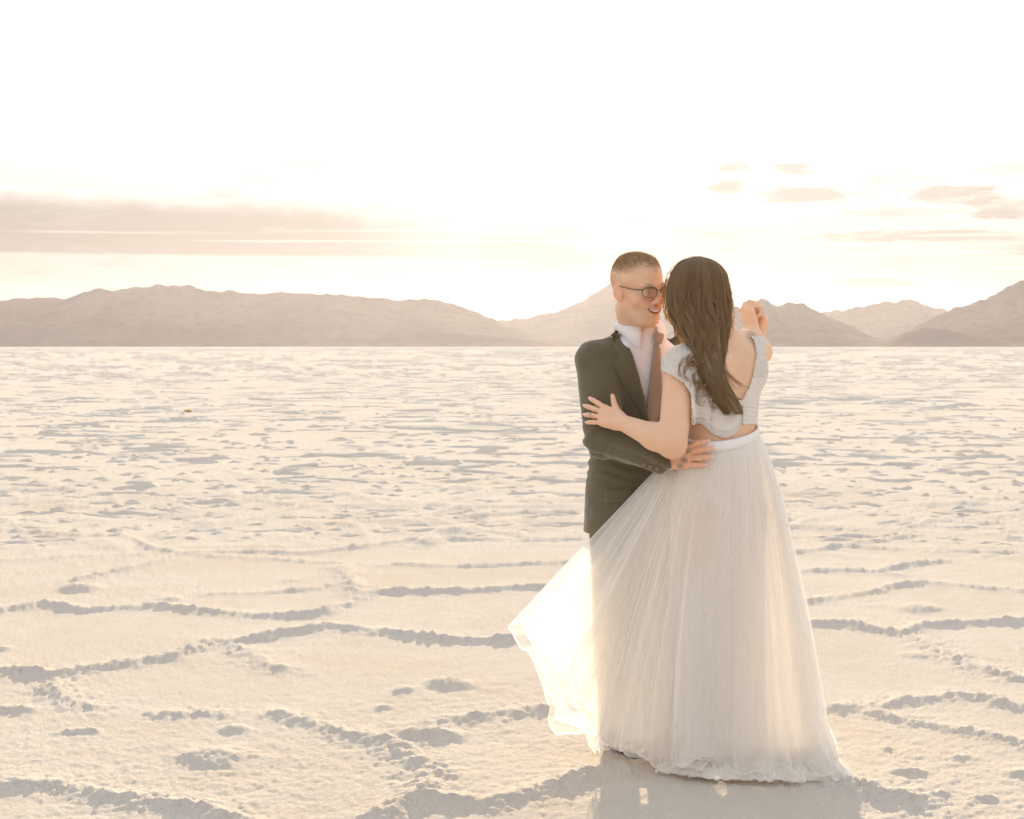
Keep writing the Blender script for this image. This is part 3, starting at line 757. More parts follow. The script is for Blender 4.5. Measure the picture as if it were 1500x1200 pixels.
def torus_mesh(name, c_, M, R0, r0, nu=24, nv=8):
    u = np.arange(nu) / nu * 2 * math.pi
    p = np.asarray(c_) + R0 * (np.cos(u)[:, None] * M[0] + np.sin(u)[:, None] * M[2])
    ax = M[1]; V = []
    for k in range(nu):
        out = nrm(p[k] - c_)
        for j in range(nv):
            a = j / nv * 2 * math.pi; V.append(p[k] + r0 * (math.cos(a) * out + math.sin(a) * 1.6 * np.asarray(ax)))
    V = np.array(V).reshape(nu, nv, 3); V = np.concatenate([V, V[:1]], 0)
    return mesh_from(name, V.reshape(-1, 3), gridfaces(nu + 1, nv, True))
def shell(name, Gd, th, nrm_dir):
    """grid of points (a,b,3) -> closed thin slab, thickened along nrm_dir"""
    a, b = Gd.shape[:2]; nd = np.asarray(nrm_dir, float)
    top = Gd + nd * th * .5; bot = Gd - nd * th * .5
    V = np.concatenate([top.reshape(-1, 3), bot.reshape(-1, 3)]); q = gridfaces(a, b); F = [q, q[:, ::-1] + a * b]
    ring = list(range(0, b)) + [i * b + b - 1 for i in range(1, a)] + [(a - 1) * b + j for j in range(b - 2, -1, -1)] + [i * b for i in range(a - 2, 0, -1)]
    ring = np.array(ring); nx_ = np.roll(ring, -1)
    F.append(np.stack([ring, ring + a * b, nx_ + a * b, nx_], 1))
    return mesh_from(name, V, np.concatenate(F))
def bvh(V, F): return BVHTree.FromPolygons([tuple(v) for v in V.tolist()], F.tolist())
def empty(name, loc, label, cat, group=None):
    o = bpy.data.objects.new(name, None); COL.objects.link(o); o.empty_display_size = .2
    o['label'] = label; o['category'] = cat
    if group: o['group'] = group
    return o

# ================================================================ MAN
man = empty('person', (0, 0, 0), 'short-haired man in glasses and olive-brown suit, smiling at the woman he dances with', 'person')
MY = R(21); mf = np.array([math.sin(MY), -math.cos(MY), 0]); mr = np.array([-math.cos(MY), -math.sin(MY), 0])
HC = P3(935, 424, 5.70); HM = frame(math.sin(R(37)), -math.cos(R(37)), R(8), R(-4)); HS = .955
m_rows = [(.86, .43, 5.89, .165, .115), (.95, .43, 5.885, .165, .12), (1.08, .432, 5.87, .148, .108), (1.22, .435, 5.85, .160, .115), (1.32, .436, 5.84, .160, .105), (1.39, .436, 5.83, .130, .078), (1.435, .436, 5.80, .066, .058), (1.47, .434, 5.78, .058, .058)]
mS_r = np.array([.278, 5.765, 1.352]); mE_r = P3(884, 645, 5.67); mW_r = P3(972, 673, 5.525)
mS_l = np.array([.590, 5.90, 1.36]); mE_l = np.array([.755, 6.12, 1.255]); mW_l = P3(1108, 497, 6.10)
fx = [(HC[0] - .11, HC[0] + .12, .0022), (.50, .66, .0024), (.83, .94, .0024)]
fy = [(HC[1] - .13, HC[1] + .13, .0022), (5.46, 5.58, .0024), (6.02, 6.14, .0024)]
fz = [(HC[2] - .14, HC[2] + .13, .0022), (.98, 1.10, .0024), (1.42, 1.57, .0024)]
fd = Field(axis_pts(.20, .98, fx, .010), axis_pts(5.42, 6.30, fy, .010), axis_pts(-.01, 1.74, fz, .012))
fd.stack(m_rows, MY, .01)
fd.cap(mS_r, mE_r, .052, .042, .03); fd.cap(mE_r, mW_r, .042, .028, .015)
fd.cap(mS_l, mE_l, .052, .042, .03); fd.cap(mE_l, mW_l, .042, .028, .015)
nb = HC + HM[1] * -.038 + HM[2] * -.070
fd.cap(np.array([.436, 5.80, 1.41]), nb, .060, .050, .03)
fd.cap(HC + HM[1] * -.018 + HM[2] * -.080, np.array([.437, 5.785, 1.42]), .038, .042, .03)
legs_m = []
for sx in (-1, 1):
    hip = np.array([.43, 5.89, .90]) + mr * .085 * sx; kn = hip + np.array([0.0, .01, -.44]) + mf * .02 * (sx > 0); an = kn + np.array([.01, .09, -.385])
    fd.cap(hip, kn, .078, .052, .02); fd.cap(kn, an, .052, .036, .02)
    fd.cap(an - np.array([0, 0, .02]), an + mf * .12 - np.array([0, 0, .045]), .035, .028, .02)
    legs_m.append((hip, kn, an))
add_head(fd, HC, HM, HS)
tipsA = add_hand(fd, mW_r, P3(1010, 667, 5.480) - mW_r, np.array([.28, .95, 0]), np.array([0, 0, 1.0]), 1.04,
                 curl=[(-.08, .08, .10), (-.05, .10, .08), (-.04, .10, .10), (.0, .12, .12)], spread=(.06, .0, -.07, -.16),
                 thumb=((.020, .018, .004), (.044, .040, .006), (.056, .062, .006), (.062, .082, .004)))
# left hand: closed round her raised right hand, fingers wrapping over it from the far right
tipsB = add_hand(fd, mW_l + np.array([.006, .01, .004]), P3(1110, 458, 6.09) - mW_l, np.array([-.75, -.62, .15]), np.array([-.35, .30, .75]), .95,
                 curl=[(.75, 1.0, .55), (.70, 1.05, .6), (.72, 1.05, .6), (.8, 1.05, .6)], spread=(.06, .02, -.02, -.06),
                 thumb=((.020, .018, .004), (.040, .042, .018), (.040, .066, .030), (.030, .086, .040)))
V, F = surface_nets(fd); V = relax(V, F, 1, .4)
me = mesh_from('body', V, F)
loc = (V - HC) @ HM.T / HS
x_, y_, z_ = np.abs(loc[:, 0]), loc[:, 1], loc[:, 2]
inh = (np.linalg.norm(loc, axis=1) < .17)
lip = .6 * sstep(-np.abs(z_ + .0665 - .25 * x_) , -.0150, -.0095) * (y_ > .078) * (x_ < .026) * inh
stub = .6 * sstep(-z_, .020, .065) * sstep(y_ - 1.0 * (z_ + .05), -.06, .04) * inh * (z_ > -.135) * (1 - lip)
stub = np.maximum(stub * .9, 0)
blush = np.clip(np.exp(-((x_ - .046) / .02)**2 - ((z_ + .03) / .022)**2) + np.exp(-(x_ / .013)**2 - ((z_ + .028) / .018)**2) * (y_ > .09), 0, 1) * inh + .5 * np.exp(-((x_ - .08) / .02)**2) * inh * (z_ < .03)
hnd = (V[:, 2] > .97) & (V[:, 2] < 1.1) & (V[:, 1] < 5.58)
blush = np.maximum(blush, hnd * .45)
ink = np.zeros(len(V))
for q in ((1008, 646), (1006, 659), (1001, 674), (996, 682)):
    p = P3(q[0], q[1], 5.50); ink = np.maximum(ink, np.exp(-(((V[:, 0] - p[0]) / .012)**2 + ((V[:, 2] - p[2]) / .011)**2)**2) * hnd)
for nme, arr in (('lip', lip), ('stubble', stub), ('blush', blush), ('ink', ink)): attr(me, nme, arr)
obj('body', me, skin_m, man)
body_bvh = bvh(V, F)
HL = lambda x, y, z: HC + (HM[0] * x + HM[1] * y + HM[2] * z) * HS
# short hair: a thin cap that follows the skull plus fine bristles
sk = (V - HC) @ HM.T / HS
Nn = vnormals(V, F)
hairline = lambda l: sstep(l[:, 2], -.02, .03) * 0
fronty = l_front = .052
def hair_w(l):
    z, y, x = l[:, 2], l[:, 1], np.abs(l[:, 0])
    top = sstep(z - (.078 + .10 * np.clip(y, -1, .0) * 0), -.012, .012) * (y < .075 + .0 * x)
    top = sstep(z, .052, .074) * sstep(-(y - (.080 - .62 * x)), -.022, .016)
    side = sstep(z, -.035, .05) * sstep(-y, -.03, .05) * .75
    nape = sstep(z, -.085, -.02) * sstep(-y, .03, .075) * .6
    return np.clip(top, 0, 1), np.clip(np.maximum(side, nape), 0, 1)
w_, side_w = hair_w(sk)
w_ = w_ * inh; stub = np.maximum(stub, w_ * .9) * (np.linalg.norm(sk - np.array([0, -.02, .035]), axis=1) > .05) * (np.abs(sk[:, 0]) < .079 + .0)
fsel = (w_[F] > 2).all(1) | (np.arange(len(F)) == int(np.argmax(w_[F].min(1))))
capF = F[fsel]; used, inv = np.unique(capF, return_inverse=True); capF = inv.reshape(-1, 4)
capV = V[used] + Nn[used] * (.0006 + .0030 * w_[used, None] + .0012 * fbm3(V[used] * 260, 2, 3)[:, None])
br_p, br_r = [], []
side_w = side_w * inh * (np.abs(sk[:, 0]) < .082)
stub = np.maximum(stub, side_w * .85); me.attributes['stubble'].data.foreach_set('value', stub.astype(np.float32))
cand = np.concatenate([np.nonzero((w_ > .12) & (rng.rand(len(V)) < .22 + .30 * w_))[0], np.nonzero((side_w > .3) & (rng.rand(len(V)) < .25))[0]])
for i in cand:
    z = sk[i, 2]; Lh = .003 + .007 * sstep(np.array([z]), .07, .11)[0]
    Lh *= .35 + .65 * w_[i] if z > .05 else .5
    dirn = nrm(Nn[i] * 1.0 + HM[1] * .35 + HM[2] * .3 + rng.normal(0, .25, 3))
    br_p.append(np.array([V[i], V[i] + dirn * Lh])); br_r.append(np.array([.0007, .0002]))
bV, bF = tube_mesh(br_p, br_r, 3)
hm = hair_mat('short_hair', (.60, .46, .31), (.72, .57, .40), (.90, .75, .50))
obj('hair', mesh_from('hair', np.concatenate([capV, bV]), np.concatenate([capF, bF + len(capV)])), hm, man)
# brows, eyes, teeth
for sx in (-1, 1):
    pth = [[HL(sx * (.016 + .036 * t_), .094 - .022 * t_**2 + 0, .0235 + .007 * math.sin(t_ * 2.6))] for t_ in np.linspace(0, 1, 8)]
    pv = np.array(pth)[:, 0]
    v_, f_ = tube_mesh([pv], [np.array([.0018, .003, .0034, .0034, .003, .0026, .002, .001])], 6)
    obj('eyebrow', mesh_from('eyebrow', v_, f_), hm, man)
    eb = obj('eye', ellip_mesh('eye', HL(sx * .031, .0765, .000), (.0118,) * 3, HM), eyem, man)
    obj('iris', ellip_mesh('iris', HL(sx * .031 - .0015, .0862, -.0016), (.0040, .0022, .0032), HM), blackm, eb)
tx = np.linspace(-1, 1, 10)
tw = obj('teeth', None, None, man) if False else None
tv, tf = [], []
for q in range(8):
    a0 = -.0196 + q * .0056; cx = a0
    e = ellip_mesh('tooth', HL(cx, .0955 - 15 * cx * cx, -.0635 + 14 * cx * cx), (.0029, .0028, .0052), HM, 8, 6)
    o = obj('tooth', e, teethm, man)
# glasses
gl = obj('glasses', None, None, man)
bpy.data.objects.remove(gl)
fr_paths, fr_r = [], []
def lens_outline(sx, n=28):
    out = []
    for k in range(n + 1):
        a = k / n * 2 * math.pi; ca, sa = math.cos(a), math.sin(a)
        x = .0262 * abs(ca)**.8 * np.sign(ca); z = .0180 * abs(sa)**.85 * np.sign(sa) + .002
        xx = sx * .033 + x
        out.append(HL(xx, .108 - 5.5 * xx * xx, z))
    return np.array(out)
for sx in (-1, 1):
    o_ = lens_outline(sx); fr_paths.append(o_)
    k = np.arange(len(o_)); up = (o_ - HC) @ HM[2]
    fr_r.append(.0012 + .0018 * sstep(up, -.004, .014))
fr_paths.append(np.array([HL(-.010, .1085, .008), HL(-.004, .111, .011), HL(.004, .111, .011), HL(.010, .1085, .008)])); fr_r.append(np.full(4, .0017))
for sx in (-1, 1):
    fr_paths.append(np.array([HL(sx * .057, .0905, .011), HL(sx * .068, .080, .011), HL(sx * .0745, .055, .010), HL(sx * .0775, .02, .012), HL(sx * .079, -.010, .014), HL(sx * .077, -.025, .008), HL(sx * .074, -.036, -.008)]))
    fr_r.append(np.array([.0024, .0026, .0024, .0020, .0020, .0018, .0015]))
v_, f_ = tube_mesh(fr_paths, fr_r, 8)
glasses = obj('glasses', mesh_from('glasses', v_, f_), blackm, man)
m, N = mat('lens_glass')
tb = N.n('ShaderNodeBsdfTransparent', ins={0: (.97, .97, .95, 1)}); gb = N.n('ShaderNodeBsdfGlossy', ins={'Roughness': .02})
lw = N.n('ShaderNodeFresnel', ins={0: 1.45}); mx = N.n('ShaderNodeMixShader', ins={0: lw.outputs[0]})
N.t.links.new(tb.outputs[0], mx.inputs[1]); N.t.links.new(gb.outputs[0], mx.inputs[2]); N.t.links.new(mx.outputs[0], N.n('ShaderNodeOutputMaterial').inputs[0])
for sx in (-1, 1):
    o_ = lens_outline(sx)[:-1]; c_ = o_.mean(0); Vl = [c_ + HM[1] * .0012] + list(o_ + (c_ - o_) * .03)
    n_ = len(o_)
    Vl += [c_ - HM[1] * .0] + list(o_ + (c_ - o_) * .03 - HM[1] * .0012)
    Fl = [(0, 1 + k, 1 + (k + 1) % n_) for k in range(n_)] + [(n_ + 1, n_ + 2 + (k + 1) % n_, n_ + 2 + k) for k in range(n_)]
    obj('lens', mesh_from('lens', np.array(Vl), np.array(Fl)), m, glasses)

# ---- suit jacket
TC = np.array([.435, 5.85, 0])
def loc_m(X, Y): return (X - TC[0]) * mr[0] + (Y - TC[1]) * mr[1], (X - TC[0]) * mf[0] + (Y - TC[1]) * mf[1]
fj = Field(axis_pts(.17, .98, [], .0048), axis_pts(5.44, 6.28, [], .0048), axis_pts(.70, 1.52, [], .0048))
j_rows = [(.74, .428, 5.885, .190, .150), (.90, .430, 5.88, .186, .145), (1.02, .432, 5.87, .170, .132), (1.10, .434, 5.86, .166, .128), (1.22, .436, 5.85, .178, .134), (1.32, .437, 5.84, .190, .134), (1.385, .437, 5.825, .165, .112), (1.425, .437, 5.81, .115, .095), (1.47, .432, 5.795, .078, .078)]
fj.stack(j_rows, MY, .01)
fj.cap(mS_r + np.array([.012, 0, -.005]), mE_r, .071, .062, .03); fj.cap(mE_r, mE_r + (mW_r - mE_r) * .97, .062, .046, .014)
fj.cap(mS_l + np.array([-.012, 0, -.005]), mE_l, .071, .060, .03); fj.cap(mE_l, mE_l + (mW_l - mE_l) * .80, .060, .045, .014)
fj.cap(np.array([.435, 5.83, 1.39]), mS_r + np.array([0, 0, .012]), .055, .055, .03)
fj.cap(np.array([.435, 5.83, 1.39]), mS_l + np.array([0, 0, .012]), .055, .055, .03)
X, Y, Z = fj.x[:, None, None], fj.y[None, :, None], fj.z[None, None, :]
u, v = loc_m(X, Y)
VZ = 1.085                                        # where the front closes
wV = np.clip((Z - VZ) / (1.44 - VZ), 0, 1.3) * .104 + np.clip(Z - 1.40, 0, 1) * .5
cut = np.maximum(np.maximum(np.abs(u + .004) - wV, -v + .0), VZ - Z)    # <0 inside the opening
ncut = np.sqrt((u)**2 + (v - .050)**2) - (.060 + np.clip(Z - 1.43, 0, 1) * .8)
ncut = np.maximum(ncut, 1.415 - Z)
fj.F = np.maximum(fj.F, -cut.astype(np.float32)); fj.F = np.maximum(fj.F, -ncut.astype(np.float32))
# front vents: the skirt of the jacket parts a little under the button
vent = np.maximum(np.abs(u - .0) - np.clip(.95 - Z, 0, 1) * .18, np.maximum(Z - .95, -v))
fj.F = np.maximum(fj.F, -vent.astype(np.float32))
fj.F = np.maximum(fj.F, (.765 + .0 * X - Z).astype(np.float32))
# hollow at the hem
fj.F = np.maximum(fj.F, -(np.maximum(np.sqrt((u / .17)**2 + ((v + .03) / .13)**2) - 1, Z - .80) * .1).astype(np.float32))
V, F = surface_nets(fj); V = relax(V, F, 2, .5); Nv = vnormals(V, F)
dE = np.linalg.norm(V - mE_r, axis=1); dEl = np.linalg.norm(V - mS_r, axis=1)
ax_ = nrm(mE_r - mS_r)
wr = .0055 * np.exp(-(dE / .09)**2) * np.sin(((V - mE_r) @ nrm(ax_ + np.array([.8, 0, .3]))) * 120 + 9 * fbm3(V * 11, 2, 4)) * (.5 + fbm3(V * 18, 2, 44))
wr += .004 * fbm3(V * np.array([9, 9, 5]), 3, 8) * 2 + .0025 * fbm3(V * 30, 2, 9)
wr += .0035 * np.exp(-((V[:, 2] - 1.06) / .07)**2) * np.sin(V[:, 2] * 150 + V[:, 0] * 60 + 4 * fbm3(V * 8, 2, 5))
wr += .003 * np.exp(-((V[:, 2] - .99) / .05)**2) * np.sin((V @ np.array([60, 10, 170])) + 4 * fbm3(V * 10, 2, 15))
V = V + Nv * wr[:, None]
jacket = obj('jacket', mesh_from('jacket', V, F), suit, man)
jb = bvh(V, F)
# ---- shirt
fs = Field(axis_pts(.22, .66, [], .0055), axis_pts(5.64, 6.02, [], .0055), axis_pts(.92, 1.47, [], .0055))
s_rows = [(z, a, b, c_ - .020 if z < 1.4 else c_ - .008, d - .018 if z < 1.4 else d - .01) for z, a, b, c_, d in j_rows if z > .85]
s_rows = [r for r in s_rows if r[0] < 1.38] + [(1.385, .436, 5.822, .148, .106), (1.425, .434, 5.795, .092, .093), (1.452, .432, 5.782, .070, .072), (1.466, .4355, 5.782, .064, .064)]
fs.stack(s_rows, MY, .01)
V, F = surface_nets(fs); V = relax(V, F, 2, .5); Nv = vnormals(V, F)
V = V + Nv * (.004 * fbm3(V * np.array([14, 14, 7]), 3, 18))[:, None]
shirt = obj('shirt', mesh_from('shirt', V, F), shirtm, man); sb = bvh(V, F)
def cast(tree, p, d, off=0.0, default=None):
    h = tree.ray_cast(Vector(p), Vector(d), 1.0)
    if h[0] is None: return default if default is not None else np.array(p) + np.array(d) * .2
    return np.array(h[0]) - np.array(d) * off
def ml(u_, z_, v_=.4): return TC + mr * u_ + mf * v_ + np.array([0, 0, z_])
# collar: stand and fall folded over, points at the front
nc_ = np.array([.431, 5.780, 1.466])
colr = []
for k in range(41):
    a = -2.78 + 5.56 * k / 40                    # around the back from point to point; 0 = back
    dirc = -mf * math.cos(a) + mr * math.sin(a); fr_ = abs(a) / 2.78
    rr = .070 - .004 * math.cos(a)
    tilt = np.array([0, 0, -.030 * (fr_**2)]) + np.array([0, 0, .012])
    base_ = nc_ + dirc * rr + tilt
    lowr = .034 + .042 * sstep(np.array([fr_]), .62, 1.0)[0]
    colr.append([base_ + np.array([0, 0, -.004]), base_ + np.array([0, 0, .020]) - dirc * .003, base_ + np.array([0, 0, .024]) + dirc * .002,
                 base_ + np.array([0, 0, .012]) + dirc * .010, base_ + dirc * (.016 + .004 * fr_) + np.array([0, 0, .022 - lowr])])
colr = np.array(colr)
cm = mesh_from('collar', colr.reshape(-1, 3), gridfaces(41, 5))
co = obj('collar', cm, shirtm, shirt); md = co.modifiers.new('solid', 'SOLIDIFY'); md.thickness = .0025; md.offset = 0
# sleeve cuffs of the shirt
for (a, b, fr_) in ((mE_r, mW_r, .99), (mE_l, mW_l, .84)):
    dd = nrm(b - a); p = a + (b - a) * fr_
    v_, f_ = tube_mesh([np.array([p - dd * .03, p, p + dd * .010, p + dd * .011, p - dd * .01])], [np.array([.036, .036, .035, .031, .031])], 20)
    obj('cuff', mesh_from('cuff', v_, f_), shirtm, shirt)
# tie
zs_ = np.linspace(1.425, 1.02, 26); rowsT = []
for z in zs_:
    hw = .012 + .026 * np.clip((1.405 - z) / .30, 0, 1)
    row = []
    for s_ in np.linspace(-1, 1, 9):
        p = cast(sb, ml(s_ * hw + .000, z), -mf, .008 + .004 * (1 - s_ * s_), ml(s_ * hw, z, .12)); row.append(p)
    rowsT.append(row)
Gt = np.array(rowsT)
for _ in range(2): Gt[1:-1] = (Gt[:-2] + 2 * Gt[1:-1] + Gt[2:]) / 4
tie = obj('tie', shell('tie', Gt, .004, mf), tiem, man)
kc = cast(sb, ml(0, 1.428), -mf, .016, ml(0, 1.428, .10))
Mk = np.array([mr, mf, [0, 0, 1.0]])
kv = []
for z, w_k in ((.017, .0165), (.010, .0205), (.0, .0185), (-.010, .0145), (-.018, .0105)):
    for a in np.arange(14) / 14 * 2 * math.pi: kv.append(kc + mr * math.cos(a) * w_k + mf * (math.sin(a) * .011) + np.array([0, 0, z]))
kv.append(kc + np.array([0, 0, .018])); kv.append(kc - np.array([0, 0, .019])); n0 = 70
kf4 = gridfaces(5, 14, True); kf3 = [(n0, (k + 1) % 14, k) for k in range(14)] + [(n0 + 1, 56 + k, 56 + (k + 1) % 14) for k in range(14)]
obj('knot', mesh_from('knot', np.array(kv), [kf4, np.array(kf3)]), tiem, tie)
# lapels: notched panels lying on the jacket front
for sx in (-1, 1):
    rowsL = []
    for z in np.linspace(1.098, 1.445, 30):
        inn = np.clip((z - VZ) / (1.44 - VZ), 0, 1.3) * .104 + .001
        wd = .004 + .062 * sstep(np.array([z]), 1.09, 1.34)[0]
        if z > 1.352: wd = .048 - .20 * (z - 1.352)
        if 1.352 < z < 1.366: wd -= .018
        row = []
        for q in np.linspace(0, 1, 7):
            uu = sx * (inn + wd * q)
            p = cast(jb, ml(uu, z), -mf, .0045 + .004 * math.sin(q * 3.14), ml(uu, z, .08)); row.append(p)
        rowsL.append(row)
    Gl = np.array(rowsL)
    for _ in range(1): Gl[1:-1] = (Gl[:-2] + 2 * Gl[1:-1] + Gl[2:]) / 4
    obj('lapel', shell('lapel', Gl, .003, mf), suit, jacket)
for zb in (1.075, .985):
    p = cast(jb, ml(-.012, zb), -mf, .004, ml(0, zb, .13)); obj('button', ellip_mesh('button', p, (.010, .003, .010), Mk), suit_dark, jacket)
dd = nrm(mW_r - mE_r); dn = nrm(np.cross(dd, [0, 1, 0])); dn = dn if dn[2] < 0 else -dn
for k in range(3):
    p0 = mE_r + (mW_r - mE_r) * (.93 - .11 * k) + dn * .034 + np.array([0, -.2, 0])
    p = cast(jb, p0, (0, 1, 0), .002, p0); obj('button', ellip_mesh('button', p, (.0065, .0035, .0065)), simple('horn_button', (.20, .16, .11), .35, .5) if k == 0 else bpy.data.materials['horn_button'], jacket)
# pocket flap on his right side
rowsP = []
for q in np.linspace(0, 1, 12):
    rowsP.append([cast(jb, ml(.075 + .075 * q, .925 - .045 * r_k - .006 * q), -mf, .004, ml(.1, .9, .13)) for r_k in np.linspace(0, 1, 5)])
obj('pocket_flap', shell('pocket_flap', np.array(rowsP), .003, mf), suit, jacket)
# ---- trousers and shoes
ft = Field(axis_pts(.18, .68, [], .008), axis_pts(5.70, 6.12, [], .008), axis_pts(.04, 1.02, [], .008))
ft.stack([(.80, .43, 5.89, .150, .112), (.90, .43, 5.89, .163, .12), (1.0, .43, 5.88, .152, .112)], MY, .02)
for hip, kn, an in legs_m:
    ft.cap(hip, kn, .094, .076, .02); ft.cap(kn, an + np.array([0, 0, .0]), .076, .062, .02)
V, F = surface_nets(ft); V = relax(V, F, 1); Nv = vnormals(V, F)
V = V + Nv * (.006 * fbm3(V * np.array([12, 12, 9]), 3, 28))[:, None]
obj('trousers', mesh_from('trousers', V, F), suit, man)
for hip, kn, an in legs_m:
    fh = Field(axis_pts(an[0] - .08, an[0] + .22, [], .005), axis_pts(an[1] - .24, an[1] + .10, [], .005), axis_pts(-.01, .16, [], .005))
    g = np.array([an[0], an[1], 0.0])
    fh.cap(g - mf * .05 + np.array([0, 0, .045]), g + mf * .05 + np.array([0, 0, .055]), .042, .042, .02)
    fh.cap(g + mf * .05 + np.array([0, 0, .04]), g + mf * .17 + np.array([0, 0, .028]), .042, .030, .02)
    fh.F = np.maximum(fh.F, (.004 - fh.z[None, None, :]))
    V, F = surface_nets(fh); obj('shoe', mesh_from('shoe', relax(V, F, 1), F), shoem, man)
# ---- boutonniere on his left lapel
bp0 = cast(jb, P3(990, 512, 5.4) , (0, 1, 0), .012, P3(990, 512, 5.70))
bo = obj('boutonniere', tube_mesh([np.array([bp0 + [0, 0, -.05], bp0 + [0, -.004, -.02], bp0])], [.0018], 6) and mesh_from('boutonniere', *tube_mesh([np.array([bp0 + [0, 0, -.05], bp0 + [0, -.004, -.02], bp0])], [.0018], 6)), leafm, man)
for (dx, dz, rs) in ((-.012, .004, .012), (.010, .010, .013), (.0, -.010, .011)):
    cc = bp0 + np.array([dx, -.010, dz])
    for k in range(6):
        a = k / 6 * 2 * math.pi + dx * 100
        M3 = np.array([[math.cos(a), 0, math.sin(a)], [0, 1, 0], [-math.sin(a), 0, math.cos(a)]])
        obj('petal', ellip_mesh('petal', cc + M3[0] * rs * .55 + np.array([0, -.003 * (k % 2), 0]), (rs * .62, rs * .22, rs * .5), M3, 8, 6), petalm, bo)
for a in (-.7, .8, 2.4, 3.9):
    M3 = np.array([[math.cos(a), 0, math.sin(a)], [0, 1, 0], [-math.sin(a), 0, math.cos(a)]])
    obj('leaf', ellip_mesh('leaf', bp0 + M3[0] * .024 + np.array([0, .0, -.004]), (.016, .0015, .006), M3, 8, 6), leafm, bo)

# ================================================================ WOMAN
woman = empty('person', (0, 0, 0), 'woman with long dark wavy hair in white lace top and tulle skirt, her back turned', 'person')
WY = R(-30); wf = np.array([-math.sin(R(30)), math.cos(R(30)), 0]); wr_ = np.array([wf[1], -wf[0], 0])     # forward, her right
WYAW = math.atan2(wr_[1], wr_[0])
wH = P3(1017, 438, 5.57); wHM = frame(-.80, .60, R(4), 0)
w_rows = [(.80, .69, 5.63, .140, .095), (.92, .688, 5.63, .142, .098), (1.02, .687, 5.615, .132, .100), (1.10, .686, 5.60, .119, .094), (1.18, .686, 5.60, .121, .096), (1.27, .688, 5.60, .132, .103), (1.34, .690, 5.60, .140, .096), (1.395, .690, 5.60, .130, .078), (1.43, .683, 5.60, .085, .062), (1.47, .672, 5.595, .052, .052)]
wS_l = np.array([.546, 5.525, 1.335]); wE_l = P3(985, 651, 5.425); wW_l = P3(911, 619, 5.555)
wS_r = np.array([.778, 5.665, 1.398]); wE_r = P3(1112, 515, 5.88); wW_r = P3(1101, 484, 6.04)
fx = [(.24, .36, .0024), (.84, .92, .0024), (wH[0] - .09, wH[0] - .02, .004)]
fy = [(5.55, 5.70, .0024), (6.0, 6.12, .0024)]
fz = [(1.10, 1.26, .0024), (1.42, 1.58, .0024)]
fd = Field(axis_pts(.22, .96, fx, .0058), axis_pts(5.36, 6.16, fy, .0058), axis_pts(-.01, 1.70, fz + [(-.02, 1.05, .014)], .0062))
def woman_trunk(fd, full=True):
    fd.stack(w_rows, WYAW, .01)
    fd.cap(wS_l, wE_l, .054, .046, .035); fd.cap(wS_r, wE_r, .047, .043, .035)
    # shoulder slope, shoulder blades and the spine furrow
    fd.cap(np.array([.680, 5.595, 1.405]), wS_l + np.array([.01, 0, .012]), .044, .044, .04)
    fd.cap(np.array([.680, 5.595, 1.415]), wS_r + np.array([0, 0, .006]), .044, .046, .04)
    bk = -wf
    for sx in (-1, 1):
        c_ = np.array([.690, 5.60, 1.325]) + wr_ * .070 * sx + bk * .070
        fd.ell(c_, (.045, .030, .062), None, .03)
    fd.cap(np.array([.690, 5.60, 1.13]) + bk * .112, np.array([.690, 5.60, 1.38]) + bk * .112, .010, .010, .03, sub=True)
    for sx in (-1, 1):                            # bust
        fd.ell(np.array([.690, 5.60, 1.25]) + wr_ * .062 * sx + wf * .075, (.062, .055, .062), None, .03)
woman_trunk(fd)
fd.cap(wE_l, wE_l + (wW_l - wE_l) * .35, .044, .042, .012); fd.cap(wE_l + (wW_l - wE_l) * .35, wW_l, .042, .0265, .02)
fd.cap(wE_r, wW_r, .043, .027, .015)
fd.cap(np.array([.676, 5.60, 1.42]), wH + wHM[1] * -.04 + wHM[2] * -.07, .052, .050, .03)
legs_w = []
for sx in (-1, 1):
    hip = np.array([.69, 5.61, .86]) + wr_ * .082 * sx; kn = hip + np.array([0, .01, -.41]); an = kn + np.array([0, -.01, -.38])
    fd.cap(hip, kn, .085, .055, .02); fd.cap(kn, an, .052, .034, .02); fd.cap(an - np.array([0, 0, .025]), an + wf * .13 - np.array([0, 0, .05]), .033, .022, .02)
    legs_w.append((hip, kn, an))
add_head(fd, wH, wHM, .87, False, False)
wd_ = P3(873, 605, 5.605) - wW_l
tipsC = add_hand(fd, wW_l, wd_, np.array([-.45, .88, .0]), np.array([.18, 0, 1.0]), .90,
                 curl=[(-.05, .06, .08), (.0, .14, .14), (.04, .18, .16), (.0, .16, .14)], spread=(.20, .03, -.12, -.30),
                 thumb=((.020, .018, .003), (.040, .046, .004), (.060, .066, .004), (.083, .085, .008)))
tipsD = add_hand(fd, wW_r, P3(1094, 454, 6.05) - wW_r, np.array([.85, .45, .2]), np.array([-.45, .5, .6]), .90,
                 curl=[(.75, .95, .5), (.85, 1.0, .6), (.9, 1.0, .6), (.95, 1.0, .6)], spread=(.06, .02, -.04, -.10),
                 thumb=((.020, .018, .004), (.036, .040, .018), (.036, .064, .030), (.028, .082, .038)))
V, F = surface_nets(fd); V = relax(V, F, 1, .5)
me = mesh_from('body', V, F)
loc = (V - wH) @ wHM.T
lip = (np.abs(loc[:, 2] + .06) < .009) * (loc[:, 1] > .08) * (np.abs(loc[:, 0]) < .02)
dE = np.linalg.norm(V - wE_l, axis=1)
blush = np.clip(.7 * np.exp(-(dE / .05)**2) + .35 * np.exp(-(np.linalg.norm(V - wE_r, axis=1) / .06)**2) + .25 * (V[:, 0] < .34), 0, 1)
pxv = 750 + V[:, 0] / V[:, 1] * FPX; pyv = HZ + (CAMH - V[:, 2]) / V[:, 1] * FPX
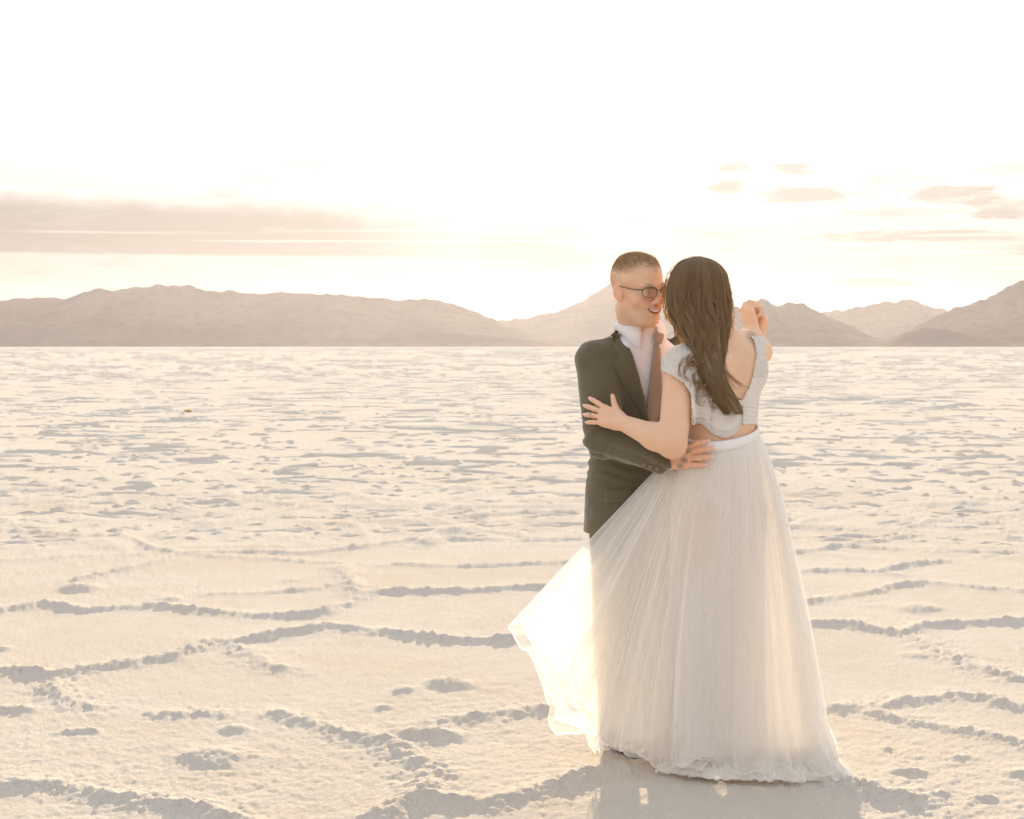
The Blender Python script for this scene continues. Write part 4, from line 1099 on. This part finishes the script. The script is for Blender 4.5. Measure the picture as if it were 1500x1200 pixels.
ink = np.exp(-(((pxv - 1101) / 9)**2 + ((pyv - 493) / 9)**2)**2) * (V[:, 1] < 5.70) + .8 * np.exp(-(((pxv - 1114) / 9)**2 + ((pyv - 505) / 16)**2)**2) * (V[:, 1] > 5.78)
for nme, arr in (('lip', lip), ('stubble', lip * 0), ('blush', blush), ('ink', np.clip(ink, 0, 1) * .75)): attr(me, nme, arr)
obj('body', me, skin_w, woman)
wb = bvh(V, F)
nailm = simple('nail', (.80, .56, .50), .25, .5)
for tips, who in ((tipsA, man), (tipsC, woman), (tipsB, man), (tipsD, woman)):
    for (p, dj, nn_, r) in tips:
        Mn = np.array([nrm(np.cross(dj, nn_)), nrm(dj), -nrm(nn_)])
        obj('fingernail', ellip_mesh('fingernail', p - nn_ * r * .62 + dj * r * .25, (r * .62, r * .85, r * .30), Mn, 10, 6), nailm, who)
# her ring on the left ring finger, his on the raised hand
def ring_at(tips, i, back, who, R0):
    p, dj, nn_, r = tips[i]
    c_ = p - dj * back
    Mr = np.array([nrm(np.cross(dj, nn_)), nrm(dj), nrm(nn_)])
    rg = obj('ring', torus_mesh('ring', c_, Mr, R0, .0011), goldm, who)
    obj('stone', ellip_mesh('stone', c_ - Mr[2] * (R0 + .002), (.0035, .0035, .0028), Mr, 8, 5), goldm, rg)
ring_at(tipsC, 2, .030, woman, .0092)
ring_at(tipsB, 2, .028, man, .0098)

# ---- lace top
def lace_mat(name, hole, op):
    m, N = mat(name)
    P_ = N.n('ShaderNodeTexCoord').outputs['Object']
    w_n = N.n('ShaderNodeTexNoise', ins={'Vector': P_, 'Scale': 25.0}); 
    vv = N.n('ShaderNodeVectorMath', operation='MULTIPLY_ADD', ins={0: w_n.outputs['Color'], 1: (.02, .02, .02), 2: P_}).outputs[0]
    vo = N.n('ShaderNodeTexVoronoi', feature='DISTANCE_TO_EDGE', ins={'Vector': vv, 'Scale': 190.0})
    vo2 = N.n('ShaderNodeTexVoronoi', feature='F1', ins={'Vector': vv, 'Scale': 42.0})
    leafy = N.m('MULTIPLY', N.ss(N.noise(P_, 75, 3, .6, 1.5), .46, .56), .9)
    thread = N.m('SUBTRACT', 1.0, N.ss(vo.outputs[0], .03, .09))
    alpha = N.m('MAXIMUM', N.m('MAXIMUM', leafy, thread), op, clamp=True)
    bp = N.n('ShaderNodeBump', ins={'Height': alpha, 'Strength': .8, 'Distance': .0018})
    pb = N.n('ShaderNodeBsdfPrincipled', ins={'Base Color': (.91, .88, .85, 1), 'Roughness': .85, 'Normal': bp.outputs[0]})
    trl = N.n('ShaderNodeBsdfTranslucent', ins={0: (.85, .80, .74, 1)})
    mx0 = N.n('ShaderNodeMixShader', ins={0: .3}); N.t.links.new(pb.outputs[0], mx0.inputs[1]); N.t.links.new(trl.outputs[0], mx0.inputs[2])
    tp = N.n('ShaderNodeBsdfTransparent'); mx = N.n('ShaderNodeMixShader', ins={0: alpha})
    N.t.links.new(tp.outputs[0], mx.inputs[1]); N.t.links.new(mx0.outputs[0], mx.inputs[2]); N.t.links.new(mx.outputs[0], N.n('ShaderNodeOutputMaterial').inputs[0])
    return m
lace = lace_mat('lace', .5, .78); lace_solid = lace_mat('lined_lace', .2, .985)
def poly_sd(px, py, poly):
    """signed distance in pixels of the projected outline, negative inside"""
    d = np.full(px.shape, 1e9); ins = np.zeros(px.shape, bool)
    n_ = len(poly)
    for i in range(n_):
        a = np.array(poly[i], float); b = np.array(poly[(i + 1) % n_], float); e = b - a
        wx_, wy_ = px - a[0], py - a[1]; t_ = np.clip((wx_ * e[0] + wy_ * e[1]) / (e @ e), 0, 1)
        d = np.minimum(d, (wx_ - t_ * e[0])**2 + (wy_ - t_ * e[1])**2)
        cnd = ((a[1] > py) != (b[1] > py)) & (px < (b[0] - a[0]) * (py - a[1]) / (b[1] - a[1] + 1e-12) + a[0])
        ins ^= cnd
    d = np.sqrt(d); return np.where(ins, -d, d)
fg = Field(axis_pts(.46, .92, [], .0031), axis_pts(5.42, 5.86, [], .0031), axis_pts(1.09, 1.50, [], .0031))
woman_trunk(fg)
T = fg.F.copy()
X = np.broadcast_to(fg.x[:, None, None], T.shape); Y = np.broadcast_to(fg.y[None, :, None], T.shape); Z = np.broadcast_to(fg.z[None, None, :], T.shape)
act = np.abs(T) < .03
x1, y1, z1, t1_ = X[act], Y[act], Z[act], T[act]
px1 = 750 + x1 / y1 * FPX; py1 = HZ + (CAMH - z1) / y1 * FPX
ub = (x1 - .688) * wr_[0] + (y1 - 5.60) * wr_[1]; vb = (x1 - .688) * wf[0] + (y1 - 5.60) * wf[1]   # her right, her front
MPP = 5.6 / FPX
scal = lambda s_, per, a: a * np.abs(np.sin(s_ / per * math.pi))
openb = poly_sd(px1, py1, [(1010, 400), (1078, 470), (1096, 484), (1106, 502), (1109, 520), (1106, 536), (1103, 552), (1099, 566), (1093, 576), (1088, 586), (1080, 588), (1068, 578), (1050, 560), (1036, 530), (1024, 500), (1000, 470)]) * MPP
openb = np.maximum(openb + scal(py1 + px1 * .5, 7.5, .003), vb - .01)               # only in the back
hemz = 1.128 + .10 * (x1 - .69) + np.clip(ub - .0, -.2, .0) * -.06
hemz = np.where(ub > .012, 1.150, 1.109 + np.minimum(10 * (ub + .055)**2, .045))
hemz = np.where(vb > 0, 1.14, hemz)
ang_ = np.arctan2(vb, ub)
hem = hemz - z1 - scal(ang_, .085, .0045)          # >0 below the hem -> cut
slit = np.maximum(np.abs(ub - .010) - .0016, np.maximum(z1 - 1.21, vb))             # closure line
# arms: cut past the cap sleeve
la = nrm(wE_l - wS_l); aL = (x1 - wS_l[0]) * la[0] + (y1 - wS_l[1]) * la[1] + (z1 - wS_l[2]) * la[2]
sideL = poly_sd(px1, py1, [(900, 545), (966, 541), (985, 550), (1002, 560), (1012, 576), (1014, 600), (1011, 640), (1000, 700), (900, 700)]) * MPP
sideL = np.where(ub < -.085, sideL + scal(px1, 5.5, .003), .05)
ra = nrm(wE_r - wS_r); aR = (x1 - wS_r[0]) * ra[0] + (y1 - wS_r[1]) * ra[1] + (z1 - wS_r[2]) * ra[2]
armR = np.where(ub > .06, .004 - aR, .05)
chest = np.where(vb > 0, np.maximum(1.315 - z1 - .2 * np.abs(ub), np.abs(ub) - .085), .05)    # scooped front
topn = 1.435 - z1
off = .0045 + .010 * np.clip((aL - .02) / .05, 0, 1) * (ub < -.10)
g = np.abs(t1_ - off) - .0030
for e_ in (-hem, openb, slit, sideL, armR, chest, topn): g = np.maximum(g, -e_)
Gf = np.full(T.shape, .02, np.float32); Gf[act] = g
fg.F = Gf
V, F = surface_nets(fg); V = relax(V, F, 1, .4); Nv = vnormals(V, F)
zc = V[:, 2]
V = V + Nv * (.0012 * fbm3(V * 120, 2, 41) + .0012 * sstep(-zc, -1.235, -1.20) * sstep(zc, 1.14, 1.16) * np.sin(zc * 420 + V[:, 0] * 60 + 3 * fbm3(V * 14, 2, 6)))[:, None]
fz_ = V[F].mean(1)
pyf = HZ + (CAMH - fz_[:, 2]) / fz_[:, 1] * FPX
ubf = (fz_[:, 0] - .688) * wr_[0] + (fz_[:, 1] - 5.60) * wr_[1]
me = mesh_from('lace_top', V, F); me.materials.append(lace); me.materials.append(lace_solid)
hz_ = 1.109 + np.minimum(10 * (ubf + .055)**2, .045)
mi = ((fz_[:, 2] < 1.262 + .25 * np.clip(ubf, -.1, .1)) & (fz_[:, 2] > hz_ + .022) | ((ubf > .012) & (fz_[:, 2] < 1.30))).astype(np.int32)
me.polygons.foreach_set('material_index', mi)
top_o = obj('lace_top', me, None, woman)
for k in range(9):                                 # tiny hook-and-eye beads down the closure
    z = 1.155 + .0065 * k; p = cast(wb, np.array([.688, 5.60, z]) + wr_ * .010 - wf * .3, wf, .009)
    obj('hook', ellip_mesh('hook', p, (.0022, .002, .0022), np.eye(3), 6, 5), satin, top_o)

# ---- skirt
def waist_pt(th, grow=0.0, dz=0.0):
    u = np.cos(th) * (.121 + grow); v = np.sin(th) * (.097 + grow)
    x = .686 + wr_[0] * u + wf[0] * v; y = 5.60 + wr_[1] * u + wf[1] * v
    z = 1.116 + .09 * (x - .686) + .24 * (y - 5.60) + dz
    return np.stack([x, y, z], -1)
th = np.linspace(0, 2 * math.pi, 97)[:-1]
prof = [(-.019, .004), (-.0165, .010), (-.005, .0115), (.007, .012), (.0145, .0095), (.0155, .004)]
Wb = np.stack([waist_pt(th, .001 + g_, dz_ - .006) for dz_, g_ in prof]); Wb = np.concatenate([Wb, Wb[:1]])
slip_m, N = mat('slip_satin')
df = N.n('ShaderNodeBsdfDiffuse', ins={0: (.92, .88, .89, 1)}); tl = N.n('ShaderNodeBsdfTranslucent', ins={0: (.92, .88, .87, 1)})
mx0 = N.n('ShaderNodeMixShader', ins={0: .18}); N.t.links.new(df.outputs[0], mx0.inputs[1]); N.t.links.new(tl.outputs[0], mx0.inputs[2]); N.t.links.new(mx0.outputs[0], N.n('ShaderNodeOutputMaterial').inputs[0])
def resample(pts, n, smooth=True):
    pts = np.array(pts, float); d = np.r_[0, np.cumsum(np.linalg.norm(np.diff(np.r_[pts, pts[:1]], axis=0), axis=1))]
    P = np.r_[pts, pts[:1]]; s_ = np.linspace(0, d[-1], n + 1)[:-1]
    out = np.stack([np.interp(s_, d, P[:, i]) for i in range(3)], -1)
    if smooth:
        kk = max(3, n // 90) | 1; ker = np.hanning(kk + 2)[1:-1]; ker /= ker.sum()
        out = np.stack([np.convolve(np.r_[out[-kk:, i], out[:, i], out[:kk, i]], ker, 'same')[kk:-kk] for i in range(3)], -1)
    return out, s_ / d[-1]
hem_px = [(1209, 1078, 5.66), (1224, 1100, 5.55), (1224, 1116, 5.50), (1217, 1147, 5.46), (1185, 1149, 5.46), (1140, 1144, 5.45), (1100, 1141, 5.46), (1060, 1137, 5.47), (1015, 1130, 5.50), (985, 1126, 5.53), (957, 1130, 5.54), (940, 1121, 5.58), (905, 1116, 5.61), (868, 1105, 5.65),
          (858, 1078, 5.68), (812, 1058, 5.70), (806, 1030, 5.71), (788, 1004, 5.72), (774, 965, 5.73), (748, 917, 5.74), (762, 915, 5.76), (790, 960, 5.765), (840, 1020, 5.76), (890, 1068, 5.755), (950, 1080, 5.76), (1010, 1068, 5.84), (1080, 1062, 5.92), (1150, 1066, 5.90), (1195, 1072, 5.78)]
# matching angle on the waist for each hem point (0 = her right, decreasing towards the camera side)
def make_layer(name, seed, inset, lift, mat_, folds, amp, nth=390, nv=80, trainf=1.0, matter=None):
    hp = np.array([P3(*q) for q in hem_px])
    cen = np.array([.70, 5.62, 0.0])
    hp2 = hp.copy()
    # inner layers keep closer to the legs and carry less of the wind-blown train
    left = np.clip((.42 - hp[:, 0]) / .40, 0, 1)
    hp2[:, :2] = cen[:2] + (hp[:, :2] - cen[:2]) * (1 - inset - (1 - trainf) * left[:, None] * .55)
    hp2[:, 2] = np.maximum(hp[:, 2] * (1 - (1 - trainf) * .3) + lift, .012)
    hem_, s_ = resample(hp2, nth)
    # waist parameter follows the bearing of the hem point, evened out by arc length
    bear = np.unwrap(np.arctan2(hem_[:, 1] - cen[1], hem_[:, 0] - cen[0]))
    even = bear[0] + (bear[-1] - bear[0]) * np.linspace(0, 1, nth)
    bw = even * .65 + bear * .35
    tw = bw - math.atan2(wr_[1], wr_[0])
    wp = waist_pt(tw, .004, -.012)
    v = np.linspace(0, 1, nv)[:, None]
    right = np.clip((hem_[:, 0] - .60) / .35, 0, 1)[None, :]
    tr = np.clip((.40 - hem_[:, 0]) / .30, 0, 1)[None, :]
    ex = .80 - .14 * right + .16 * tr
    pv = v**ex
    pv = pv * (1 - .075 * right) + .075 * right * sstep(v, .88, 1.0)
    S = np.empty((nv, nth, 3))
    for i in range(2): S[:, :, i] = wp[None, :, i] * (1 - pv) + hem_[None, :, i] * pv
    S[:, :, 2] = wp[None, :, 2] * (1 - v) + hem_[None, :, 2] * v
    # the cloth never goes inside the hips
    zc_ = np.clip((1.11 - S[:, :, 2]) * 4, 0, 1)
    du = (S[:, :, 0] - .687) * wr_[0] + (S[:, :, 1] - 5.602 - .025 * zc_) * wr_[1]; dv_ = (S[:, :, 0] - .687) * wf[0] + (S[:, :, 1] - 5.602 - .025 * zc_) * wf[1]
    mgn = .014 + .05 * (.16 - inset) + .012 * zc_
    q_ = np.sqrt((du / (.122 + .036 * zc_ + mgn))**2 + (dv_ / (.098 + .018 * zc_ + mgn))**2) + 1e-6
    push = np.maximum(1.0, 1 / q_); push = 1 + (push - 1) * sstep(v, 0, .04)
    S[:, :, 0] = .687 + (S[:, :, 0] - .687) * push; S[:, :, 1] = (5.602 + .025 * zc_) + (S[:, :, 1] - 5.602 - .025 * zc_) * push
    # pooled cloth: the last part slides outward along the salt instead of going down
    tg = np.roll(hem_, -1, 0) - np.roll(hem_, 1, 0); nh = np.stack([tg[:, 1], -tg[:, 0]], -1); nh /= np.linalg.norm(nh, axis=1, keepdims=True) + 1e-9
    r2 = np.random.RandomState(seed)
    s1 = s_ * 2 * math.pi
    disp = np.zeros((nv, nth)); disp_t = np.zeros((nv, nth))
    for f_ in folds:
        ph = r2.rand() * 6.28; a_ = amp * (folds[0] / f_)**.85 * (.7 + .6 * r2.rand())
        drift = (r2.rand() - .5) * 1.6
        w0 = np.sin(s1[None, :] * f_ + ph + drift * v + .8 * np.sin(s1[None, :] * (f_ * .31) + seed))
        w0 = np.sign(w0) * np.abs(w0)**.8
        disp += a_ * w0 * (v**.9)
    pleat = .0014 * np.sin(s1[None, :] * 88 + 2.5 * np.sin(s1[None, :] * 9 + seed)) * np.exp(-v * 3.0) + .0016 * np.sin(s1[None, :] * 61 + seed + 1.5 * np.sin(s1[None, :] * 5)) * np.exp(-((v - .35) / .35)**2)
    crease = vnoise2(np.broadcast_to(s_[None, :] * 130, (nv, nth)) + 2.2 * v, v * 3.2 + 0 * s_[None, :], seed + 3) - .5
    disp += .016 * crease * v**1.2
    rag = (vnoise2(np.broadcast_to(s_[None, :] * 60, (nv, nth)), v * 9 + 0 * s_[None, :], seed + 9) - .5) * sstep(v, .75, 1.0) * .08
    S[:, :, :2] += (disp + pleat * np.minimum(v * 8, 1) + rag * .5)[:, :, None] * nh[None, :, :]
    S[:, :, 2] += rag * .5 * (hem_[None, :, 2] > .05) - .004 * v
    S[:, :, 2] += .05 * np.abs(vnoise2(np.broadcast_to(s_[None, :] * 75, (nv, nth)), v * 30 + 0 * s_[None, :], seed + 19)) * sstep(v, .92, 1.0) * (hem_[None, :, 2] < .06)
    S[:, :, 2] = np.maximum(S[:, :, 2], .014 + .002 * inset * 10)
    me = mesh_from(name, S.reshape(-1, 3), gridfaces(nv, nth, True))
    me.attributes.new('hemv', 'FLOAT', 'POINT').data.foreach_set('value', np.broadcast_to(v, (nv, nth)).astype(np.float32).ravel())
    return me
def tulle_mat(name, op, colr):
    m, N = mat(name)
    P_ = N.n('ShaderNodeTexCoord').outputs['Object']
    gi = N.n('ShaderNodeNewGeometry')
    dt = N.n('ShaderNodeVectorMath', operation='DOT_PRODUCT', ins={0: gi.outputs['Normal'], 1: gi.outputs['Incoming']}).outputs['Value']
    cs = N.m('MAXIMUM', N.m('ABSOLUTE', dt), .10)
    hv = N.n('ShaderNodeAttribute', attribute_name='hemv').outputs['Fac']
    edge = N.m('MULTIPLY', N.ss(hv, .988, .995), .25)
    nz = N.noise(N.n('ShaderNodeMapping', ins={0: P_, 3: (30, 30, 5)}).outputs[0], 1.0, 4, .6)
    o_ = N.m('ADD', N.m('ADD', op, edge), N.m('MULTIPLY', N.m('SUBTRACT', nz, .5), .10))
    alpha = N.m('SUBTRACT', 1.0, N.m('POWER', N.m('SUBTRACT', 1.0, o_), N.m('DIVIDE', 1.0, cs)))
    df = N.n('ShaderNodeBsdfDiffuse', ins={0: colr}); tl = N.n('ShaderNodeBsdfTranslucent', ins={0: colr})
    mx0 = N.n('ShaderNodeMixShader', ins={0: .36}); N.t.links.new(df.outputs[0], mx0.inputs[1]); N.t.links.new(tl.outputs[0], mx0.inputs[2])
    tp = N.n('ShaderNodeBsdfTransparent'); mx = N.n('ShaderNodeMixShader', ins={0: alpha})
    N.t.links.new(tp.outputs[0], mx.inputs[1]); N.t.links.new(mx0.outputs[0], mx.inputs[2]); N.t.links.new(mx.outputs[0], N.n('ShaderNodeOutputMaterial').inputs[0])
    return m
tulle = tulle_mat('tulle', .27, (.97, .945, .91, 1)); tulle_in = tulle_mat('tulle_inner', .46, (.97, .94, .90, 1))
skirt = obj('skirt', mesh_from('skirt', Wb.reshape(-1, 3), gridfaces(len(Wb), 96, True)), satin, woman)
skirt.name = 'skirt'
for k, (sd, ins, lift, mt_, fol, am, tf) in enumerate([
        (5, .0, .0, tulle, (9, 17, 29), .020, 1.0), (15, .025, .004, tulle, (7, 15, 31), .022, .96),
        (25, .06, .008, tulle, (8, 19, 27), .024, .85), (35, .10, .012, tulle_in, (6, 13, 23), .022, .55), (45, .15, .02, tulle_in, (7, 12, 21), .020, .25)]):
    obj('tulle_layer', make_layer('tulle_layer', sd, ins, lift, mt_, fol, am, trainf=tf), mt_, skirt)
# the hem spreads out on the salt at the right
hpP = np.array([P3(*q) for q in hem_px[:11]]); NP_, MP_ = 260, 16
dP = np.r_[0, np.cumsum(np.linalg.norm(np.diff(hpP, axis=0), axis=1))]; sP = np.linspace(0, dP[-1], NP_)
hc_ = np.stack([np.convolve(np.pad(np.interp(sP, dP, hpP[:, i]), 8, 'edge'), np.ones(17) / 17, 'valid') for i in range(3)], -1)
outP = hc_[:, :2] - np.array([.66, 5.66]); outP /= np.linalg.norm(outP, axis=1, keepdims=True)
for sd_, wo_, zz_ in ((3, .050, .060), (4, .032, .085), (6, .062, .034)):
    rP = np.linspace(0, 1, MP_)[:, None]; a_ = sP[None, :] * 0 + np.linspace(0, 1, NP_)[None, :]
    wR = wo_ * np.sin(np.clip(a_ * 1.05, 0, 1) * math.pi)**.35 * (.55 + .9 * vnoise2(a_ * 17 + sd_, a_ * 0, sd_)) * (1.25 - .8 * a_)
    fo = np.abs(vnoise2(a_ * 48 + 1.5 * rP, rP * 1.6 + 0 * a_, sd_) - .5) * 2; fo2 = vnoise2(a_ * 95 + 2 * rP, rP * 4 + 0 * a_, sd_ + 5)
    px_ = hc_[None, :, 0] + outP[None, :, 0] * (-.10 + (.10 + wR) * rP); py_ = hc_[None, :, 1] + outP[None, :, 1] * (-.10 + (.10 + wR) * rP)
    pz_ = .015 + zz_ * (1 - rP)**.6 + .050 * fo * np.sin(np.clip(rP * 1.1, 0, 1) * math.pi)**.6 * (1.1 - .7 * a_) + .012 * fo2
    jx = .012 * (vnoise2(a_ * 60, rP * 5 + 0 * a_, sd_ + 8) - .5)
    me = mesh_from('hem_flounce', np.stack([px_ + jx, py_ + jx, pz_], -1).reshape(-1, 3), gridfaces(MP_, NP_))
    me.attributes.new('hemv', 'FLOAT', 'POINT').data.foreach_set('value', np.broadcast_to(rP, (MP_, NP_)).astype(np.float32).ravel())
    obj('hem_flounce', me, tulle_in, skirt)
# slip under the tulle
zz = np.linspace(0, 1, 40)[:, None]; ta = np.linspace(0, 2 * math.pi, 121)[:-1][None, :]
rx_ = .122 + .034 * np.minimum(zz * 4, 1)**.7 + .008 * zz; ry_ = .098 + .014 * np.minimum(zz * 4, 1)**.7 + .008 * zz
fold = .010 * zz * np.sin(ta * 11 + 1.3 * np.sin(ta * 3))
uu = np.cos(ta) * (rx_ + fold); vv2 = np.sin(ta) * (ry_ + fold)
S = np.stack([.686 + wr_[0] * uu + wf[0] * vv2, 5.602 + .025 * np.minimum(zz * 4, 1) + wr_[1] * uu + wf[1] * vv2, 1.112 - (1.112 - .075) * zz + .09 * (wr_[0] * uu) * (1 - zz) + .24 * (wr_[1] * uu + wf[1] * vv2) * (1 - zz)], -1)
so = obj('slip', mesh_from('slip', S.reshape(-1, 3), gridfaces(40, 120, True)), slip_m, skirt)

# ---- long hair
hair_tab = np.array([  # py, left, right, depth centre, depth half
 (376, 1014, 1026, 5.560, .012), (379, 1002, 1038, 5.560, .045), (383, 995, 1047, 5.561, .066), (389, 988, 1055, 5.562, .086), (400, 980, 1063, 5.565, .104), (420, 974, 1067, 5.570, .116), (440, 973, 1070, 5.570, .118),
 (460, 977, 1071, 5.560, .112), (480, 988, 1070, 5.545, .098), (500, 1000, 1064, 5.525, .074), (520, 1009, 1061, 5.510, .056), (540, 1015, 1061, 5.500, .050), (560, 1023, 1066, 5.492, .046), (580, 1035, 1077, 5.490, .042), (598, 1052, 1086, 5.488, .030), (606, 1062, 1088, 5.486, .018)], float)
_hy = np.arange(376, 607, 1.0); _kh = np.hanning(15); _kh /= _kh.sum()
_hs = [None] + [np.where(_hy < 392, np.interp(_hy, hair_tab[:, 0], hair_tab[:, k]), np.convolve(np.pad(np.interp(_hy, hair_tab[:, 0], hair_tab[:, k]), 7, 'edge'), _kh, 'valid')) for k in (1, 2, 3, 4)]
def ht(py, c_): return np.interp(py, _hy, _hs[c_])
facedir = math.atan2(wHM[1][1], wHM[1][0])
def hair_point(py, phi, rad_):
    l, r_h, yc, dh = ht(py, 1), ht(py, 2), ht(py, 3), ht(py, 4)
    px = (l + r_h) / 2 + (r_h - l) / 2 * np.cos(phi) * rad_
    Yh = yc + dh * np.sin(phi) * rad_
    return np.stack([(px - 750) / FPX * yc + 0 * Yh, Yh, CAMH - (py - HZ) / FPX * yc], -1)
hp_, hr_ = [], []
r3 = np.random.RandomState(11)
NS = 3100
for i in range(NS):
    phi = r3.rand() * 2 * math.pi
    # leave the face free (it looks away to the left)
    dface = abs((phi - facedir + math.pi) % (2 * math.pi) - math.pi)
    pe = 608 - 42 * r3.rand()**1.6 if r3.rand() < .7 else 606 - 140 * r3.rand()
    if dface < .95:
        phi = facedir + (1 if r3.rand() < .5 else -1) * (.95 + .5 * r3.rand())
    n_ = 21; t_ = np.linspace(0, 1, n_); py = 376.5 + (pe - 376.5) * t_**1.15
    NL = 30; lock = math.floor(phi * NL / 6.2832); pc = (lock + .5) * 6.2832 / NL + .07 * math.sin(lock * 12.9)
    lk = .72 * sstep(py, 415, 520) * (1 - .35 * sstep(py, 575, 606)); phi = phi * (1 - lk) + pc * lk
    rad_ = .93 + .10 * r3.rand() + .055 * math.sin(lock * 7.7) * sstep(py, 400, 500) - .25 * (r3.rand() < .3) * t_ * r3.rand()
    wave = (.30 * np.sin(py / 11.5 + 2.1 * lock + r3.normal(0, .22)) + .10 * np.sin(py / 7 + r3.rand() * 6)) * sstep(py, 425, 530)
    clump = .12 * np.sin(phi * 9 + py * .03) + .05 * np.sin(phi * 23 + py * .05)
    ph = phi + wave + clump * sstep(py, 420, 520)
    rr_ = rad_ * (1 + .05 * np.sin(py / 13 + phi * 3) * sstep(py, 430, 520))
    hp_.append(hair_point(py, ph, rr_)); w0 = .0008 + .0009 * r3.rand()**2
    hr_.append(w0 * (1 - .75 * t_**3))
# curls that leave the mass
def curl_strand(p0, p1, turns, rad0, rad1, n_=46, tw=0.0, sag=0.0):
    t_ = np.linspace(0, 1, n_)[:, None]; a = np.asarray(p0); b = np.asarray(p1); ax2 = nrm(b - a)
    e1 = np.array([1.0, 0, 0]); e2 = np.array([0, .25, 1.0])
    r = rad0 + (rad1 - rad0) * t_; an_ = tw + t_ * turns * 2 * math.pi
    return a + (b - a) * t_ + r * np.minimum(t_ * 4, 1) * (np.cos(an_) * e1 + np.sin(an_) * e2) + np.array([0, 0, -sag]) * (t_ * (1 - t_))
groups = [((1014, 520), (1004, 545), 1.2, .020, .026, 7), ((1016, 528), (1010, 552), 1.0, .016, .022, 6), ((1020, 545), (1020, 575), 1.3, .010, .020, 7), ((1026, 556), (1026, 590), 1.4, .010, .016, 7),
          ((1038, 560), (1032, 592), 1.1, .008, .018, 6), ((1046, 575), (1040, 598), .9, .008, .014, 5), ((1060, 530), (1080, 570), .6, .006, .014, 6), ((1062, 545), (1096, 562), .45, .006, .012, 3),
          ((1058, 500), (1066, 524), .4, .004, .006, 3), ((1070, 572), (1086, 590), .8, .006, .008, 5), ((1066, 440), (1073, 470), 1.4, .003, .005, 5), ((1068, 425), (1074, 455), 1.2, .003, .004, 4),
          ((978, 440), (974, 470), 1.0, .003, .005, 6), ((980, 455), (992, 492), 1.0, .004, .006, 8), ((984, 462), (1004, 498), .9, .004, .006, 9), ((988, 470), (1012, 502), .8, .004, .006, 9), ((975, 410), (971, 442), .8, .003, .004, 5)]
for (a, b, tn, r0_, r1_, cnt_) in groups:
    tw0 = r3.rand() * 6.28
    for q in range(cnt_):
        j = r3.normal(0, 2.0, 4)
        dep = (5.452 if a[0] < 1040 else 5.475) if a[1] > 500 else 5.53
        hp_.append(curl_strand(P3(a[0] + j[0], a[1] + j[1], dep + r3.normal(0, .008)), P3(b[0] + j[2], b[1] + j[3], ((5.440 if b[0] < 1040 else 5.480) if b[1] > 510 else 5.53) + r3.normal(0, .006)), tn * (1 + r3.normal(0, .08)), r0_, r1_, tw=tw0 + r3.normal(0, .35)))
        hr_.append(np.linspace(.0016, .0006, 46))
# flyaways round the outline
for q in range(340):
    phi = r3.rand() * 2 * math.pi; py0 = 378 + 100 * r3.rand(); n_ = 12
    py = py0 + np.linspace(0, 26 + 30 * r3.rand(), n_)
    hp_.append(hair_point(py, phi + np.linspace(0, .25 * r3.normal(), n_) + .06 * np.sin(np.linspace(0, 9, n_)), 1.02 + np.linspace(0, .16 * r3.rand(), n_))); hr_.append(np.full(n_, .00055))
sV, sF = tube_mesh(hp_, hr_, 3)
# the mass underneath
pyb = np.linspace(377, 603, 70); phb = np.linspace(0, 2 * math.pi, 97)[:-1]
PB, HB = np.meshgrid(pyb, phb, indexing='ij')
dfb = np.abs((HB - facedir + math.pi) % (2 * math.pi) - math.pi)
rb_ = .95 - .44 * sstep(-dfb, -.95, -.55) * sstep(PB, 392, 405) * (PB < 500)
rb_ = rb_ * (1 + .035 * np.sin(HB * 23 + 3 * np.sin(PB / 30)) * sstep(PB, 380, 430))
mb = hair_point(PB.ravel(), (HB + .12 * np.sin(PB / 17 + HB * 1.5) * sstep(PB, 440, 540)).ravel(), rb_.ravel())
wh = hair_mat('long_dark_hair', (.22, .16, .10), (.42, .32, .195), (.95, .64, .30))
mbF = gridfaces(70, 96, True)
obj('hair', mesh_from('hair', np.concatenate([mb, sV]), np.concatenate([mbF, sF + len(mb)])), wh, woman)

# set each person's pivot at the feet
for o, p in ((man, (.43, 5.93, 0)), (woman, (.69, 5.61, 0))):
    o.location = p
    for ch in o.children: ch.matrix_parent_inverse = Matrix.Translation(Vector(p)).inverted()

# ---- the ochre clod lying out on the flat
cx_, cy2 = G(275, 604)
cv = ellip_mesh('salt_clod', (0, 0, 0), (.085, .07, .035), np.eye(3), 20, 12)
co_ = np.empty(len(cv.vertices) * 3, np.float32); cv.vertices.foreach_get('co', co_); co_ = co_.reshape(-1, 3)
co_ += co_ * (.8 * fbm3(co_ * 14 + 5, 3, 2))[:, None]; cv.vertices.foreach_set('co', co_.ravel())
clod = obj('salt_clod', cv, simple('ochre_clod', (.52, .38, .14), .95, .1, 40, .5, .01, var=.25), None, 'small ochre-brown clod lying alone on the white salt, far left', 'clod')
clod.location = (cx_, cy2, .03)
